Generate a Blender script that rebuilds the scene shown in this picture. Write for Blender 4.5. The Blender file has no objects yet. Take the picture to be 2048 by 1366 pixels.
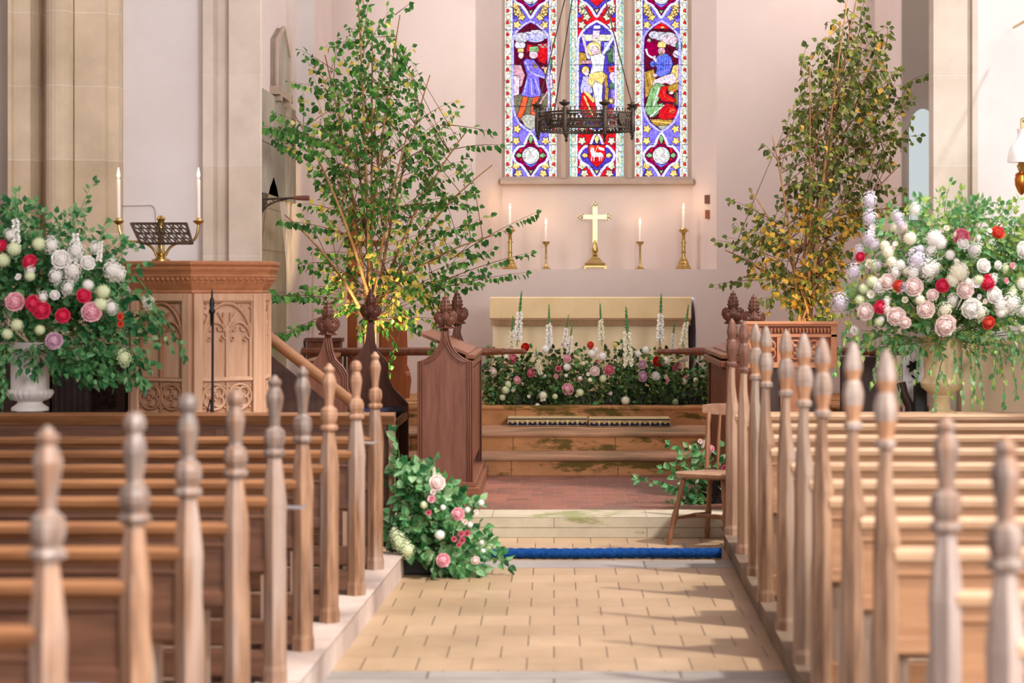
import bpy, math, random
from mathutils import Vector, Matrix, Euler
R = random.Random(7)
SC = bpy.context.scene
COL = SC.collection
F, H, CX, CY = 4500.0, 1.52, 1108.0, 580.0
PI = math.pi

def P(px, py, D):
    return Vector(((px - CX) * D / F, D, H - (py - CY) * D / F))
def XX(px, D): return (px - CX) * D / F
def ZZ(py, D): return H - (py - CY) * D / F
def lin(c):
    return tuple(((v / 255) / 12.92 if v / 255 <= .04045 else ((v / 255 + .055) / 1.055) ** 2.4) for v in c)

# ---------------------------------------------------------------- materials
def new_mat(name):
    m = bpy.data.materials.new(name); m.use_nodes = True
    nt = m.node_tree; nt.nodes.clear()
    out = nt.nodes.new('ShaderNodeOutputMaterial')
    return m, nt, out
def N(nt, t, **kw):
    n = nt.nodes.new(t)
    for k, v in kw.items():
        if hasattr(n, k): setattr(n, k, v)
    return n
def setin(n, **kw):
    for k, v in kw.items():
        k = k.replace('_', ' ')
        if k in n.inputs: n.inputs[k].default_value = v
def rgba(c): return tuple(lin(c)) + (1,)

def surf(name, c1, c2=None, rough=.6, metal=0., scale=4., stretch=(1, 1, 1), detail=5., c3=None, s3=1.2, bump=.15, contrast=(.35, .65), spec=.4, sheen=0):
    """two (or three) tone noise coloured principled material in object space"""
    m, nt, out = new_mat(name)
    b = N(nt, 'ShaderNodeBsdfPrincipled'); b.inputs['Roughness'].default_value = rough
    b.inputs['Metallic'].default_value = metal; b.inputs['Specular IOR Level'].default_value = spec
    if sheen: b.inputs['Sheen Weight'].default_value = sheen
    nt.links.new(b.outputs[0], out.inputs[0])
    tc = N(nt, 'ShaderNodeTexCoord'); mp = N(nt, 'ShaderNodeMapping'); mp.inputs['Scale'].default_value = stretch
    oi = N(nt, 'ShaderNodeObjectInfo'); ad = N(nt, 'ShaderNodeVectorMath', operation='ADD')
    ml = N(nt, 'ShaderNodeMath', operation='MULTIPLY'); ml.inputs[1].default_value = 17.3
    nt.links.new(oi.outputs['Random'], ml.inputs[0])
    nt.links.new(tc.outputs['Object'], mp.inputs[0]); nt.links.new(mp.outputs[0], ad.inputs[0]); nt.links.new(ml.outputs[0], ad.inputs[1])
    no = N(nt, 'ShaderNodeTexNoise'); setin(no, Scale=scale, Detail=detail, Roughness=.6)
    nt.links.new(ad.outputs[0], no.inputs['Vector'])
    cr = N(nt, 'ShaderNodeValToRGB'); cr.color_ramp.elements[0].position, cr.color_ramp.elements[1].position = contrast
    cr.color_ramp.elements[0].color = rgba(c1); cr.color_ramp.elements[1].color = rgba(c2 or c1)
    nt.links.new(no.outputs[0], cr.inputs[0]); col = cr.outputs[0]
    if c3:
        n3 = N(nt, 'ShaderNodeTexNoise'); setin(n3, Scale=s3 * (.22 if stretch in ((6, 6, .6), (.6, 6, 6)) else 1), Detail=4.)
        nt.links.new(ad.outputs[0] if stretch in ((6, 6, .6), (.6, 6, 6)) else tc.outputs['Object'], n3.inputs['Vector'])
        r3 = N(nt, 'ShaderNodeValToRGB'); r3.color_ramp.elements[0].position = .46; r3.color_ramp.elements[1].position = .66
        r3.color_ramp.elements[0].color = (0, 0, 0, 1); r3.color_ramp.elements[1].color = (1, 1, 1, 1)
        mx = N(nt, 'ShaderNodeMix', data_type='RGBA')
        nt.links.new(n3.outputs[0], r3.inputs[0]); nt.links.new(r3.outputs[0], mx.inputs['Factor'])
        nt.links.new(col, mx.inputs['A']); mx.inputs['B'].default_value = rgba(c3); col = mx.outputs['Result']
    nt.links.new(col, b.inputs['Base Color'])
    if bump:
        bp = N(nt, 'ShaderNodeBump'); setin(bp, Strength=bump, Distance=.01)
        nt.links.new(no.outputs[0], bp.inputs['Height']); nt.links.new(bp.outputs[0], b.inputs['Normal'])
    return m

def blocks(name, c1, c2, mortar, bw, rh, msize=.006, rough=.75, plane='xz', off=.5, spot=None, nscale=2.5, freq=2, glossy=.3, xs=1.):
    """brick texture: plane xz for walls, xy for floors"""
    m, nt, out = new_mat(name)
    b = N(nt, 'ShaderNodeBsdfPrincipled'); setin(b, Roughness=rough); b.inputs['Specular IOR Level'].default_value = glossy
    nt.links.new(b.outputs[0], out.inputs[0])
    tc = N(nt, 'ShaderNodeTexCoord'); sp = N(nt, 'ShaderNodeSeparateXYZ'); cb = N(nt, 'ShaderNodeCombineXYZ')
    nt.links.new(tc.outputs['Object'], sp.inputs[0])
    a, bb = {'xz': ('X', 'Z'), 'xy': ('X', 'Y'), 'yx': ('Y', 'X'), 'yz': ('Y', 'Z')}[plane]
    xm = N(nt, 'ShaderNodeMath', operation='MULTIPLY'); xm.inputs[1].default_value = xs; nt.links.new(sp.outputs[a], xm.inputs[0])
    nt.links.new(xm.outputs[0], cb.inputs[0]); nt.links.new(sp.outputs[bb], cb.inputs[1])
    br = N(nt, 'ShaderNodeTexBrick'); br.offset = off; br.offset_frequency = freq
    setin(br, Scale=1.0); br.inputs['Mortar Size'].default_value = msize; br.inputs['Brick Width'].default_value = bw
    br.inputs['Row Height'].default_value = rh; br.inputs['Mortar Smooth'].default_value = .3; br.inputs['Bias'].default_value = 0
    br.inputs['Color1'].default_value = rgba(c1); br.inputs['Color2'].default_value = rgba(c2); br.inputs['Mortar'].default_value = rgba(mortar)
    nt.links.new(cb.outputs[0], br.inputs['Vector'])
    no = N(nt, 'ShaderNodeTexNoise'); setin(no, Scale=nscale, Detail=6., Roughness=.65); nt.links.new(tc.outputs['Object'], no.inputs['Vector'])
    mx = N(nt, 'ShaderNodeMix', data_type='RGBA', blend_type='MULTIPLY'); mx.inputs['Factor'].default_value = .55
    cr = N(nt, 'ShaderNodeValToRGB'); cr.color_ramp.elements[0].position = .3; cr.color_ramp.elements[1].position = .62
    cr.color_ramp.elements[0].color = (.5, .47, .42, 1); cr.color_ramp.elements[1].color = (1, 1, 1, 1)
    nt.links.new(no.outputs[0], cr.inputs[0]); nt.links.new(br.outputs['Color'], mx.inputs['A']); nt.links.new(cr.outputs[0], mx.inputs['B'])
    col = mx.outputs['Result']
    if spot:
        n3 = N(nt, 'ShaderNodeTexNoise'); setin(n3, Scale=1.7, Detail=7., Roughness=.7)
        mp = N(nt, 'ShaderNodeMapping'); mp.inputs['Scale'].default_value = (1, 1, 3)
        nt.links.new(tc.outputs['Object'], mp.inputs[0]); nt.links.new(mp.outputs[0], n3.inputs['Vector'])
        r3 = N(nt, 'ShaderNodeValToRGB'); r3.color_ramp.elements[0].position = .53; r3.color_ramp.elements[1].position = .6
        r3.color_ramp.elements[0].color = (0, 0, 0, 1); r3.color_ramp.elements[1].color = (1, 1, 1, 1)
        m3 = N(nt, 'ShaderNodeMix', data_type='RGBA'); nt.links.new(n3.outputs[0], r3.inputs[0]); nt.links.new(r3.outputs[0], m3.inputs['Factor'])
        nt.links.new(col, m3.inputs['A']); m3.inputs['B'].default_value = rgba(spot); col = m3.outputs['Result']
    nt.links.new(col, b.inputs['Base Color'])
    bp = N(nt, 'ShaderNodeBump'); setin(bp, Strength=.35, Distance=.006)
    ma = N(nt, 'ShaderNodeMath', operation='MULTIPLY_ADD'); nt.links.new(br.outputs['Fac'], ma.inputs[0]); ma.inputs[1].default_value = -1.; nt.links.new(no.outputs[0], ma.inputs[2])
    nt.links.new(ma.outputs[0], bp.inputs['Height']); nt.links.new(bp.outputs[0], b.inputs['Normal'])
    return m

def leafmat(name, c1, c2, trans=.35, rough=.45, scale=9.):
    m, nt, out = new_mat(name)
    tc = N(nt, 'ShaderNodeTexCoord'); no = N(nt, 'ShaderNodeTexNoise'); setin(no, Scale=scale, Detail=2.); nt.links.new(tc.outputs['Object'], no.inputs['Vector'])
    cr = N(nt, 'ShaderNodeValToRGB'); cr.color_ramp.elements[0].position = .35; cr.color_ramp.elements[1].position = .65
    cr.color_ramp.elements[0].color = rgba(c1); cr.color_ramp.elements[1].color = rgba(c2); nt.links.new(no.outputs[0], cr.inputs[0])
    b = N(nt, 'ShaderNodeBsdfPrincipled'); setin(b, Roughness=rough); b.inputs['Specular IOR Level'].default_value = .35
    t = N(nt, 'ShaderNodeBsdfTranslucent'); mx = N(nt, 'ShaderNodeMixShader'); mx.inputs[0].default_value = trans
    nt.links.new(cr.outputs[0], b.inputs['Base Color']); nt.links.new(cr.outputs[0], t.inputs[0])
    nt.links.new(b.outputs[0], mx.inputs[1]); nt.links.new(t.outputs[0], mx.inputs[2]); nt.links.new(mx.outputs[0], out.inputs[0])
    return m
def emis(name, c, s):
    m, nt, out = new_mat(name); e = N(nt, 'ShaderNodeEmission'); e.inputs[0].default_value = rgba(c); e.inputs[1].default_value = s
    nt.links.new(e.outputs[0], out.inputs[0]); return m

# wood: grain along axis
def wood(name, c1, c2, axis='z', rough=.5, c3=None, s3=3., scale=5., bump=.2, spec=.4):
    st = {'z': (6, 6, .6), 'x': (.6, 6, 6), 'y': (6, .6, 6)}[axis]
    return surf(name, c1, c2, rough, 0, scale, st, 6., c3, s3, bump, (.3, .7), spec)
MT = {}
def init_mats():
    M = MT
    M['plaster'] = surf('plaster_chancel', (210, 194, 186), (217, 203, 195), .9, 0, 1.6, bump=.04, spec=.1, c3=(214, 198, 194), s3=.7)
    M['plaster_low'] = M['plaster']
    M['plaster_white'] = surf('plaster_nave', (222, 214, 214), (231, 225, 225), .9, 0, 1.3, bump=.04, spec=.1)
    M['plaster_shaded'] = surf('plaster_painted_shade', (175, 165, 156), (186, 177, 168), .9, 0, 1.3, bump=.04, spec=.1)  # greyer plaster copy, shade of the nave strip and chapel painted in
    M['stone'] = blocks('pier_stone', (214, 194, 168), (226, 208, 184), (233, 218, 200), 1.1, .47, .006, .85, 'xz', .5, nscale=1.6, glossy=.1)
    M['stone_pale'] = blocks('pier_stone_pale', (222, 208, 194), (228, 216, 205), (232, 222, 212), 1.5, .58, .004, .85, 'xz', .5, nscale=1.2, glossy=.1)
    M['stone_brown'] = surf('window_stone', (172, 152, 136), (186, 168, 152), .85, 0, 3., bump=.08, spec=.1)
    M['stone_grey'] = surf('monument_stone', (158, 147, 134), (178, 168, 154), .8, 0, 2.5, bump=.1, spec=.1, c3=(146, 136, 120))
    M['stone_door'] = blocks('doorway_stone', (160, 142, 116), (172, 154, 128), (140, 124, 104), .6, .3, .006, .85, 'yz', .5, glossy=.1)
    M['tile'] = blocks('aisle_tiles', (186, 158, 128), (172, 144, 114), (92, 74, 58), .222 * .28, .30, .0009, .42, 'xy', .5, glossy=.35, nscale=1.8, xs=.28)
    M['slab'] = blocks('grey_paving', (158, 150, 146), (142, 136, 132), (104, 98, 94), 1.0, .55, .006, .55, 'xy', .5, glossy=.3)
    M['redtile'] = blocks('red_quarry_tiles', (152, 94, 78), (122, 76, 66), (134, 108, 98), .16, .16, .006, .4, 'xy', .5, spot=(112, 80, 72), glossy=.35)
    M['step'] = blocks('step_stone', (206, 152, 106), (186, 128, 84), (140, 110, 84), .8, .6, .005, .8, 'xz', .4, spot=(108, 90, 46), nscale=5, glossy=.15)
    M['steptop'] = surf('step_tread', (184, 140, 108), (160, 118, 90), .7, 0, 2., (1, 4, 1), bump=.1, c3=(112, 92, 60), s3=1.5)
    M['steppale'] = blocks('pale_step_stone', (198, 186, 164), (182, 170, 150), (140, 132, 112), .95, .062, .003, .75, 'xz', .4, spot=(140, 140, 98), nscale=3)
    M['kerb_l'] = surf('kerb_stone', (208, 190, 180), (184, 164, 154), .7, 0, 3., bump=.1, c3=(150, 132, 124), s3=2.)
    M['kerb_r'] = surf('kerb_timber', (104, 86, 70), (132, 112, 94), .7, 0, 3., (4, .5, 4), bump=.1, c3=(92, 78, 66), s3=2.)
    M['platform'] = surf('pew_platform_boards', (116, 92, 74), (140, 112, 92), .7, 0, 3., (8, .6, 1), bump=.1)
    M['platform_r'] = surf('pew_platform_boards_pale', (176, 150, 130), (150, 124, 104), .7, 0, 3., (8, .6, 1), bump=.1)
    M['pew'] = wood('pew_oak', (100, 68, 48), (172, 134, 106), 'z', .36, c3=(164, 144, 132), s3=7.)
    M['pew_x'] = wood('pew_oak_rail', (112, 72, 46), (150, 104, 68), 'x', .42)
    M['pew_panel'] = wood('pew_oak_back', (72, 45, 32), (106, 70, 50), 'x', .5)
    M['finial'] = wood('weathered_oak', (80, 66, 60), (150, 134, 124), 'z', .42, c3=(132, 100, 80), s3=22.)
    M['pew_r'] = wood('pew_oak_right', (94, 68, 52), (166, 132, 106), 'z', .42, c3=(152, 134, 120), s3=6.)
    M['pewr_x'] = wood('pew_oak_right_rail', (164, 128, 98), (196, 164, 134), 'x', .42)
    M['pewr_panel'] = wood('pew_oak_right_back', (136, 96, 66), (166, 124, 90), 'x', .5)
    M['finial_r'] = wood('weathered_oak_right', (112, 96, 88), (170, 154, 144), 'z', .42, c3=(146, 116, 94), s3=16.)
    M['dark_end'] = wood('dark_polished_oak', (96, 62, 54), (132, 96, 80), 'z', .35)
    M['stall'] = wood('stall_oak', (98, 58, 44), (124, 80, 64), 'z', .36)
    M['stall_r'] = wood('stall_oak_red', (104, 58, 40), (134, 82, 56), 'z', .36)
    M['stall_x'] = wood('stall_oak_horizontal', (108, 64, 46), (134, 86, 62), 'x', .36)
    M['poppy'] = surf('carved_poppyhead', (84, 50, 38), (112, 70, 56), .33, 0, 20., bump=.3)
    M['pulpit'] = wood('pulpit_oak', (186, 142, 112), (206, 166, 138), 'z', .5)
    M['pulpit_x'] = wood('pulpit_oak_moulding', (160, 100, 66), (182, 122, 84), 'x', .42)
    M['pulpit_shade'] = wood('pulpit_oak_shaded', (150, 104, 76), (172, 124, 92), 'z', .6)
    M['desk'] = wood('reading_desk_oak', (190, 122, 84), (208, 142, 102), 'x', .5)
    M['desk_d'] = wood('reading_desk_recess', (120, 62, 42), (138, 76, 54), 'x', .6)
    M['screen'] = wood('dark_screen_oak', (52, 32, 26), (72, 46, 36), 'z', .5)
    M['orangewood'] = wood('orange_brown_oak', (150, 80, 40), (176, 100, 54), 'z', .4)
    M['handrail'] = wood('handrail_oak', (126, 84, 54), (146, 100, 66), 'x', .42)
    M['chair'] = wood('windsor_elm', (128, 86, 62), (160, 114, 84), 'z', .35)
    M['chair_x'] = wood('windsor_elm_seat', (150, 112, 88), (176, 138, 112), 'x', .35)
    M['brass'] = surf('brass', (188, 160, 98), (208, 182, 118), .28, 1., 6., bump=0)
    M['silver'] = surf('silver', (214, 214, 220), (226, 226, 230), .3, 1., 6., bump=0)
    M['brass_pale'] = surf('pale_brass', (206, 192, 142), (216, 204, 156), .3, 1., 6., bump=0)
    M['copper'] = surf('copper', (196, 118, 52), (206, 130, 62), .3, 1., 6., bump=0)
    M['iron'] = surf('dark_iron', (66, 56, 50), (92, 80, 70), .5, .6, 12., bump=.1)
    M['black'] = surf('black_metal', (26, 22, 30), (36, 30, 40), .4, .3, 8., bump=0)
    M['blackpl'] = surf('black_plastic', (22, 22, 24), (30, 30, 32), .45, 0, 8., bump=0)
    M['wax'] = surf('candle_wax', (240, 226, 216), (246, 234, 224), .5, 0, 4., bump=0)
    M['flame'] = emis('flame', (255, 226, 170), 9.)
    M['white'] = surf('white_glaze', (214, 206, 202), (224, 217, 213), .4, 0, 3., bump=.02)
    M['cream'] = surf('cream_stone_urn', (222, 196, 150), (230, 208, 168), .6, 0, 3., bump=.04)
    M['cloth'] = surf('altar_cloth', (238, 216, 176), (246, 226, 190), .9, 0, 2., (1, 1, 1), bump=.08, sheen=.3, spec=.1)
    M['cloth2'] = surf('altar_cloth_band', (230, 202, 154), (238, 212, 168), .9, 0, 5., bump=.05, sheen=.3, spec=.1)
    M['fringe'] = surf('fringe', (186, 152, 116), (160, 124, 92), .9, 0, 60., (6, 6, .4), bump=.4, spec=.1)
    M['linen'] = surf('white_linen', (226, 222, 228), (216, 212, 220), .9, 0, 4., bump=.05, spec=.1)
    M['navy'] = surf('navy_cushion', (36, 40, 60), (48, 52, 74), .85, 0, 30., bump=.1, spec=.1)
    M['blue'] = surf('blue_carpet', (16, 52, 108), (28, 72, 134), .95, 0, 60., bump=.5, spec=.05)
    M['bluecush'] = surf('blue_cushion', (70, 130, 170), (84, 144, 184), .9, 0, 20., bump=.1, spec=.1)
    M['opal'] = surf('opal_glass', (244, 240, 238), (250, 246, 244), .25, 0, 3., bump=0)
    M['paper'] = surf('book_cloth', (196, 184, 160), (210, 200, 176), .8, 0, 5., bump=0)
    M['birch1'] = leafmat('birch_leaf', (46, 98, 40), (80, 142, 62))
    M['birch2'] = leafmat('birch_leaf_light', (96, 156, 66), (132, 184, 84))
    M['birch3'] = leafmat('birch_leaf_yellow_lit', (214, 196, 84), (236, 220, 132))
    M['birchr1'] = leafmat('birch_leaf_olive', (64, 84, 36), (104, 118, 52))
    M['birchr2'] = leafmat('birch_leaf_olive_light', (122, 138, 62), (156, 162, 80))
    M['birchr3'] = leafmat('birch_leaf_amber_lit', (206, 160, 58), (226, 184, 84))
    M['bark'] = surf('birch_bark', (150, 108, 70), (186, 146, 100), .7, 0, 20., (1, 1, .3))
    M['twig'] = surf('birch_twig', (96, 62, 42), (120, 84, 58), .7, 0, 20.)
    M['ivy1'] = leafmat('foliage_deep', (36, 92, 52), (62, 128, 76), .25)
    M['ivy2'] = leafmat('foliage_mid', (84, 148, 90), (120, 178, 116), .3)
    M['ivy3'] = leafmat('foliage_pale', (130, 176, 128), (168, 202, 150), .35)
    M['lime'] = leafmat('foliage_lime', (150, 184, 92), (190, 212, 128), .35)
    M['moss1'] = leafmat('bank_foliage_dark', (38, 62, 30), (62, 90, 44), .25)
    M['moss2'] = leafmat('bank_foliage_mid', (84, 112, 58), (118, 142, 76), .3)
    M['stem'] = surf('green_stem', (84, 116, 58), (110, 140, 76), .7, 0, 10., bump=0)
    def petal(n, a, b): M[n] = leafmat(n, a, b, .2, .6, 14.)
    petal('petal_white', (250, 248, 244), (255, 254, 250)); petal('petal_cream', (250, 246, 222), (254, 252, 236))
    petal('petal_blush', (250, 226, 222), (255, 242, 238)); petal('petal_pink', (244, 176, 192), (250, 206, 214))
    petal('petal_hot', (228, 36, 84), (240, 76, 116)); petal('petal_red', (206, 24, 20), (222, 44, 34))
    petal('petal_coral', (226, 74, 58), (236, 104, 84)); petal('petal_mauve', (220, 180, 204), (234, 200, 218))
    petal('petal_lilac', (226, 216, 234), (246, 240, 250)); petal('petal_green', (226, 238, 190), (240, 248, 216))
    petal('petal_rose', (222, 108, 134), (236, 146, 166)); petal('petal_yellow', (214, 208, 120), (230, 222, 150))

# ---------------------------------------------------------------- mesh builder
class MB:
    def __init__(s): s.v = []; s.f = []; s.m = []; s.T = None
    def add(s, vs, fs, mi=0):
        o = len(s.v)
        if s.T is not None: vs = [s.T @ Vector(v) for v in vs]
        s.v.extend(tuple(v) for v in vs)
        for q in fs: s.f.append(tuple(i + o for i in q)); s.m.append(mi)
        return s
    def box(s, x0, x1, y0, y1, z0, z1, mi=0):
        return s.add([(x0, y0, z0), (x1, y0, z0), (x1, y1, z0), (x0, y1, z0), (x0, y0, z1), (x1, y0, z1), (x1, y1, z1), (x0, y1, z1)],
                     [(0, 3, 2, 1), (4, 5, 6, 7), (0, 1, 5, 4), (1, 2, 6, 5), (2, 3, 7, 6), (3, 0, 4, 7)], mi)
    def loft(s, rings, caps=True, mi=0, closed=True):
        n = len(rings[0]); vs = [p for r in rings for p in r]; fs = []
        for i in range(len(rings) - 1):
            for j in range(n if closed else n - 1):
                k = (j + 1) % n
                fs.append((i * n + j, i * n + k, (i + 1) * n + k, (i + 1) * n + j))
        if caps and closed:
            fs.append(tuple(range(n - 1, -1, -1))); fs.append(tuple((len(rings) - 1) * n + j for j in range(n)))
        return s.add(vs, fs, mi)
    def lathe(s, prof, n=16, c=(0, 0, 0), rot=0., ridge=0., nr=8, mi=0, sx=1., sy=1., twist=0.):
        rings = []
        for k, (r, z) in enumerate(prof):
            ring = []
            for j in range(n):
                a = rot + 2 * PI * j / n
                rr = r * (1 + ridge * math.cos(nr * a + twist * z))
                ring.append((c[0] + sx * rr * math.cos(a), c[1] + sy * rr * math.sin(a), c[2] + z))
            rings.append(ring)
        return s.loft(rings, True, mi)
    def tube(s, pts, r, n=6, mi=0, caps=True):
        pts = [Vector(p) for p in pts]; rings = []
        up = None
        for i, p in enumerate(pts):
            d = (pts[min(i + 1, len(pts) - 1)] - pts[max(i - 1, 0)])
            if d.length < 1e-9: d = Vector((0, 0, 1))
            d.normalize()
            if up is None:
                up = Vector((0, 0, 1)) if abs(d.z) < .9 else Vector((1, 0, 0))
            a = d.cross(up)
            if a.length < 1e-6: a = d.cross(Vector((0, 1, 0)))
            a.normalize(); b = a.cross(d).normalized(); up = b
            rr = r[i] if isinstance(r, (list, tuple)) else r
            rings.append([p + a * rr * math.cos(2 * PI * j / n) + b * rr * math.sin(2 * PI * j / n) for j in range(n)])
        return s.loft(rings, caps, mi)
    def prism(s, poly, lo, hi, plane='xz', mi=0):
        """extrude a 2-D outline; plane xz extrudes along y, yz along x, xy along z"""
        f = {'xz': lambda a, b, t: (a, t, b), 'yz': lambda a, b, t: (t, a, b), 'xy': lambda a, b, t: (a, b, t)}[plane]
        n = len(poly); vs = [f(a, b, lo) for a, b in poly] + [f(a, b, hi) for a, b in poly]
        fs = [tuple(range(n)), tuple(range(2 * n - 1, n - 1, -1))]
        for i in range(n): fs.append((i, (i + 1) % n, n + (i + 1) % n, n + i))
        return s.add(vs, fs, mi)
    def ball(s, c, r, n=8, m=6, mi=0, sz=1.):
        prof = [(max(1e-4, r * math.sin(PI * i / m)), -r * sz * math.cos(PI * i / m)) for i in range(m + 1)]
        return s.lathe(prof, n, c, mi=mi)
    def leaf(s, p, d, nrm, L, W, mi=0, fold=.12):
        p = Vector(p); d = Vector(d).normalized(); sd = d.cross(Vector(nrm))
        if sd.length < 1e-5: sd = d.cross(Vector((.3, .5, .8)))
        sd.normalize(); n2 = sd.cross(d)
        h = W / 2
        vs = [p, p + d * L * .28 + sd * h * .9 + n2 * fold * L, p + d * L * .62 + sd * h * .7 + n2 * fold * L * .6, p + d * L - n2 * .08 * L,
              p + d * L * .62 - sd * h * .7 + n2 * fold * L * .6, p + d * L * .28 - sd * h * .9 + n2 * fold * L, p + d * L * .45]
        return s.add(vs, [(0, 6, 1), (1, 6, 2), (2, 6, 3), (3, 6, 4), (4, 6, 5), (5, 6, 0)], mi)

def obj(name, mb, mats, parent=None, label=None, smooth=None, bevel=0, world=False, seg=2):
    """link ONE mesh object; world=True: vertices are in world space and the parent only has a location"""
    me = bpy.data.meshes.new(name)
    vs = mb.v
    if world and parent is not None:
        L = Vector((0, 0, 0)); q = parent
        while q is not None: L += q.location; q = q.parent
        vs = [(a - L[0], b - L[1], c - L[2]) for a, b, c in vs]
    me.from_pydata(vs, [], mb.f)
    if not isinstance(mats, (list, tuple)): mats = [mats]
    for m in mats: me.materials.append(MT[m] if isinstance(m, str) else m)
    if len(mats) > 1: me.polygons.foreach_set('material_index', mb.m)
    me.update()
    if smooth is not None:
        me.shade_smooth()
        if smooth < 180: me.set_sharp_from_angle(angle=math.radians(smooth))
    o = bpy.data.objects.new(name, me); COL.objects.link(o)
    if parent is not None: o.parent = parent
    if label: o['label'] = label
    if bevel:
        b = o.modifiers.new('bevel', 'BEVEL'); b.width = bevel; b.segments = seg; b.limit_method = 'ANGLE'; b.angle_limit = math.radians(40)
    return o
def tag(o, label, cat, group=None):
    o['label'] = label; o['category'] = cat
    if group: o['group'] = group
    return o
def thing(name, label, cat, loc=(0, 0, 0), rz=0., group=None):
    o = bpy.data.objects.new(name, None); COL.objects.link(o); o.empty_display_size = .1
    o.location = loc; o.rotation_euler = (0, 0, rz)
    return tag(o, label, cat, group)
def struct(name, mb, m, smooth=None, bevel=0, parent=None, label=None):
    o = obj(name, mb, m, parent, label, smooth, bevel); o['kind'] = 'structure'; return o
def dup(root, loc, label, rz=None, group=None):
    r = root.copy(); COL.objects.link(r); r.location = loc
    if rz is not None: r.rotation_euler = (0, 0, rz)
    r['label'] = label
    if group: r['group'] = group
    for ch in list(root.children):
        c = ch.copy(); COL.objects.link(c); c.parent = r
        for g in list(ch.children):
            d = g.copy(); COL.objects.link(d); d.parent = c
    return r
def bez(a, b, c, n=8):
    a, b, c = Vector(a), Vector(b), Vector(c)
    return [(a * (1 - t) ** 2 + b * 2 * t * (1 - t) + c * t * t) for t in [i / n for i in range(n + 1)]]
def arc(cx, cz, r, a0, a1, n=10, y=0.):
    return [Vector((cx + r * math.cos(a0 + (a1 - a0) * i / n), y, cz + r * math.sin(a0 + (a1 - a0) * i / n))) for i in range(n + 1)]
init_mats()
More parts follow.
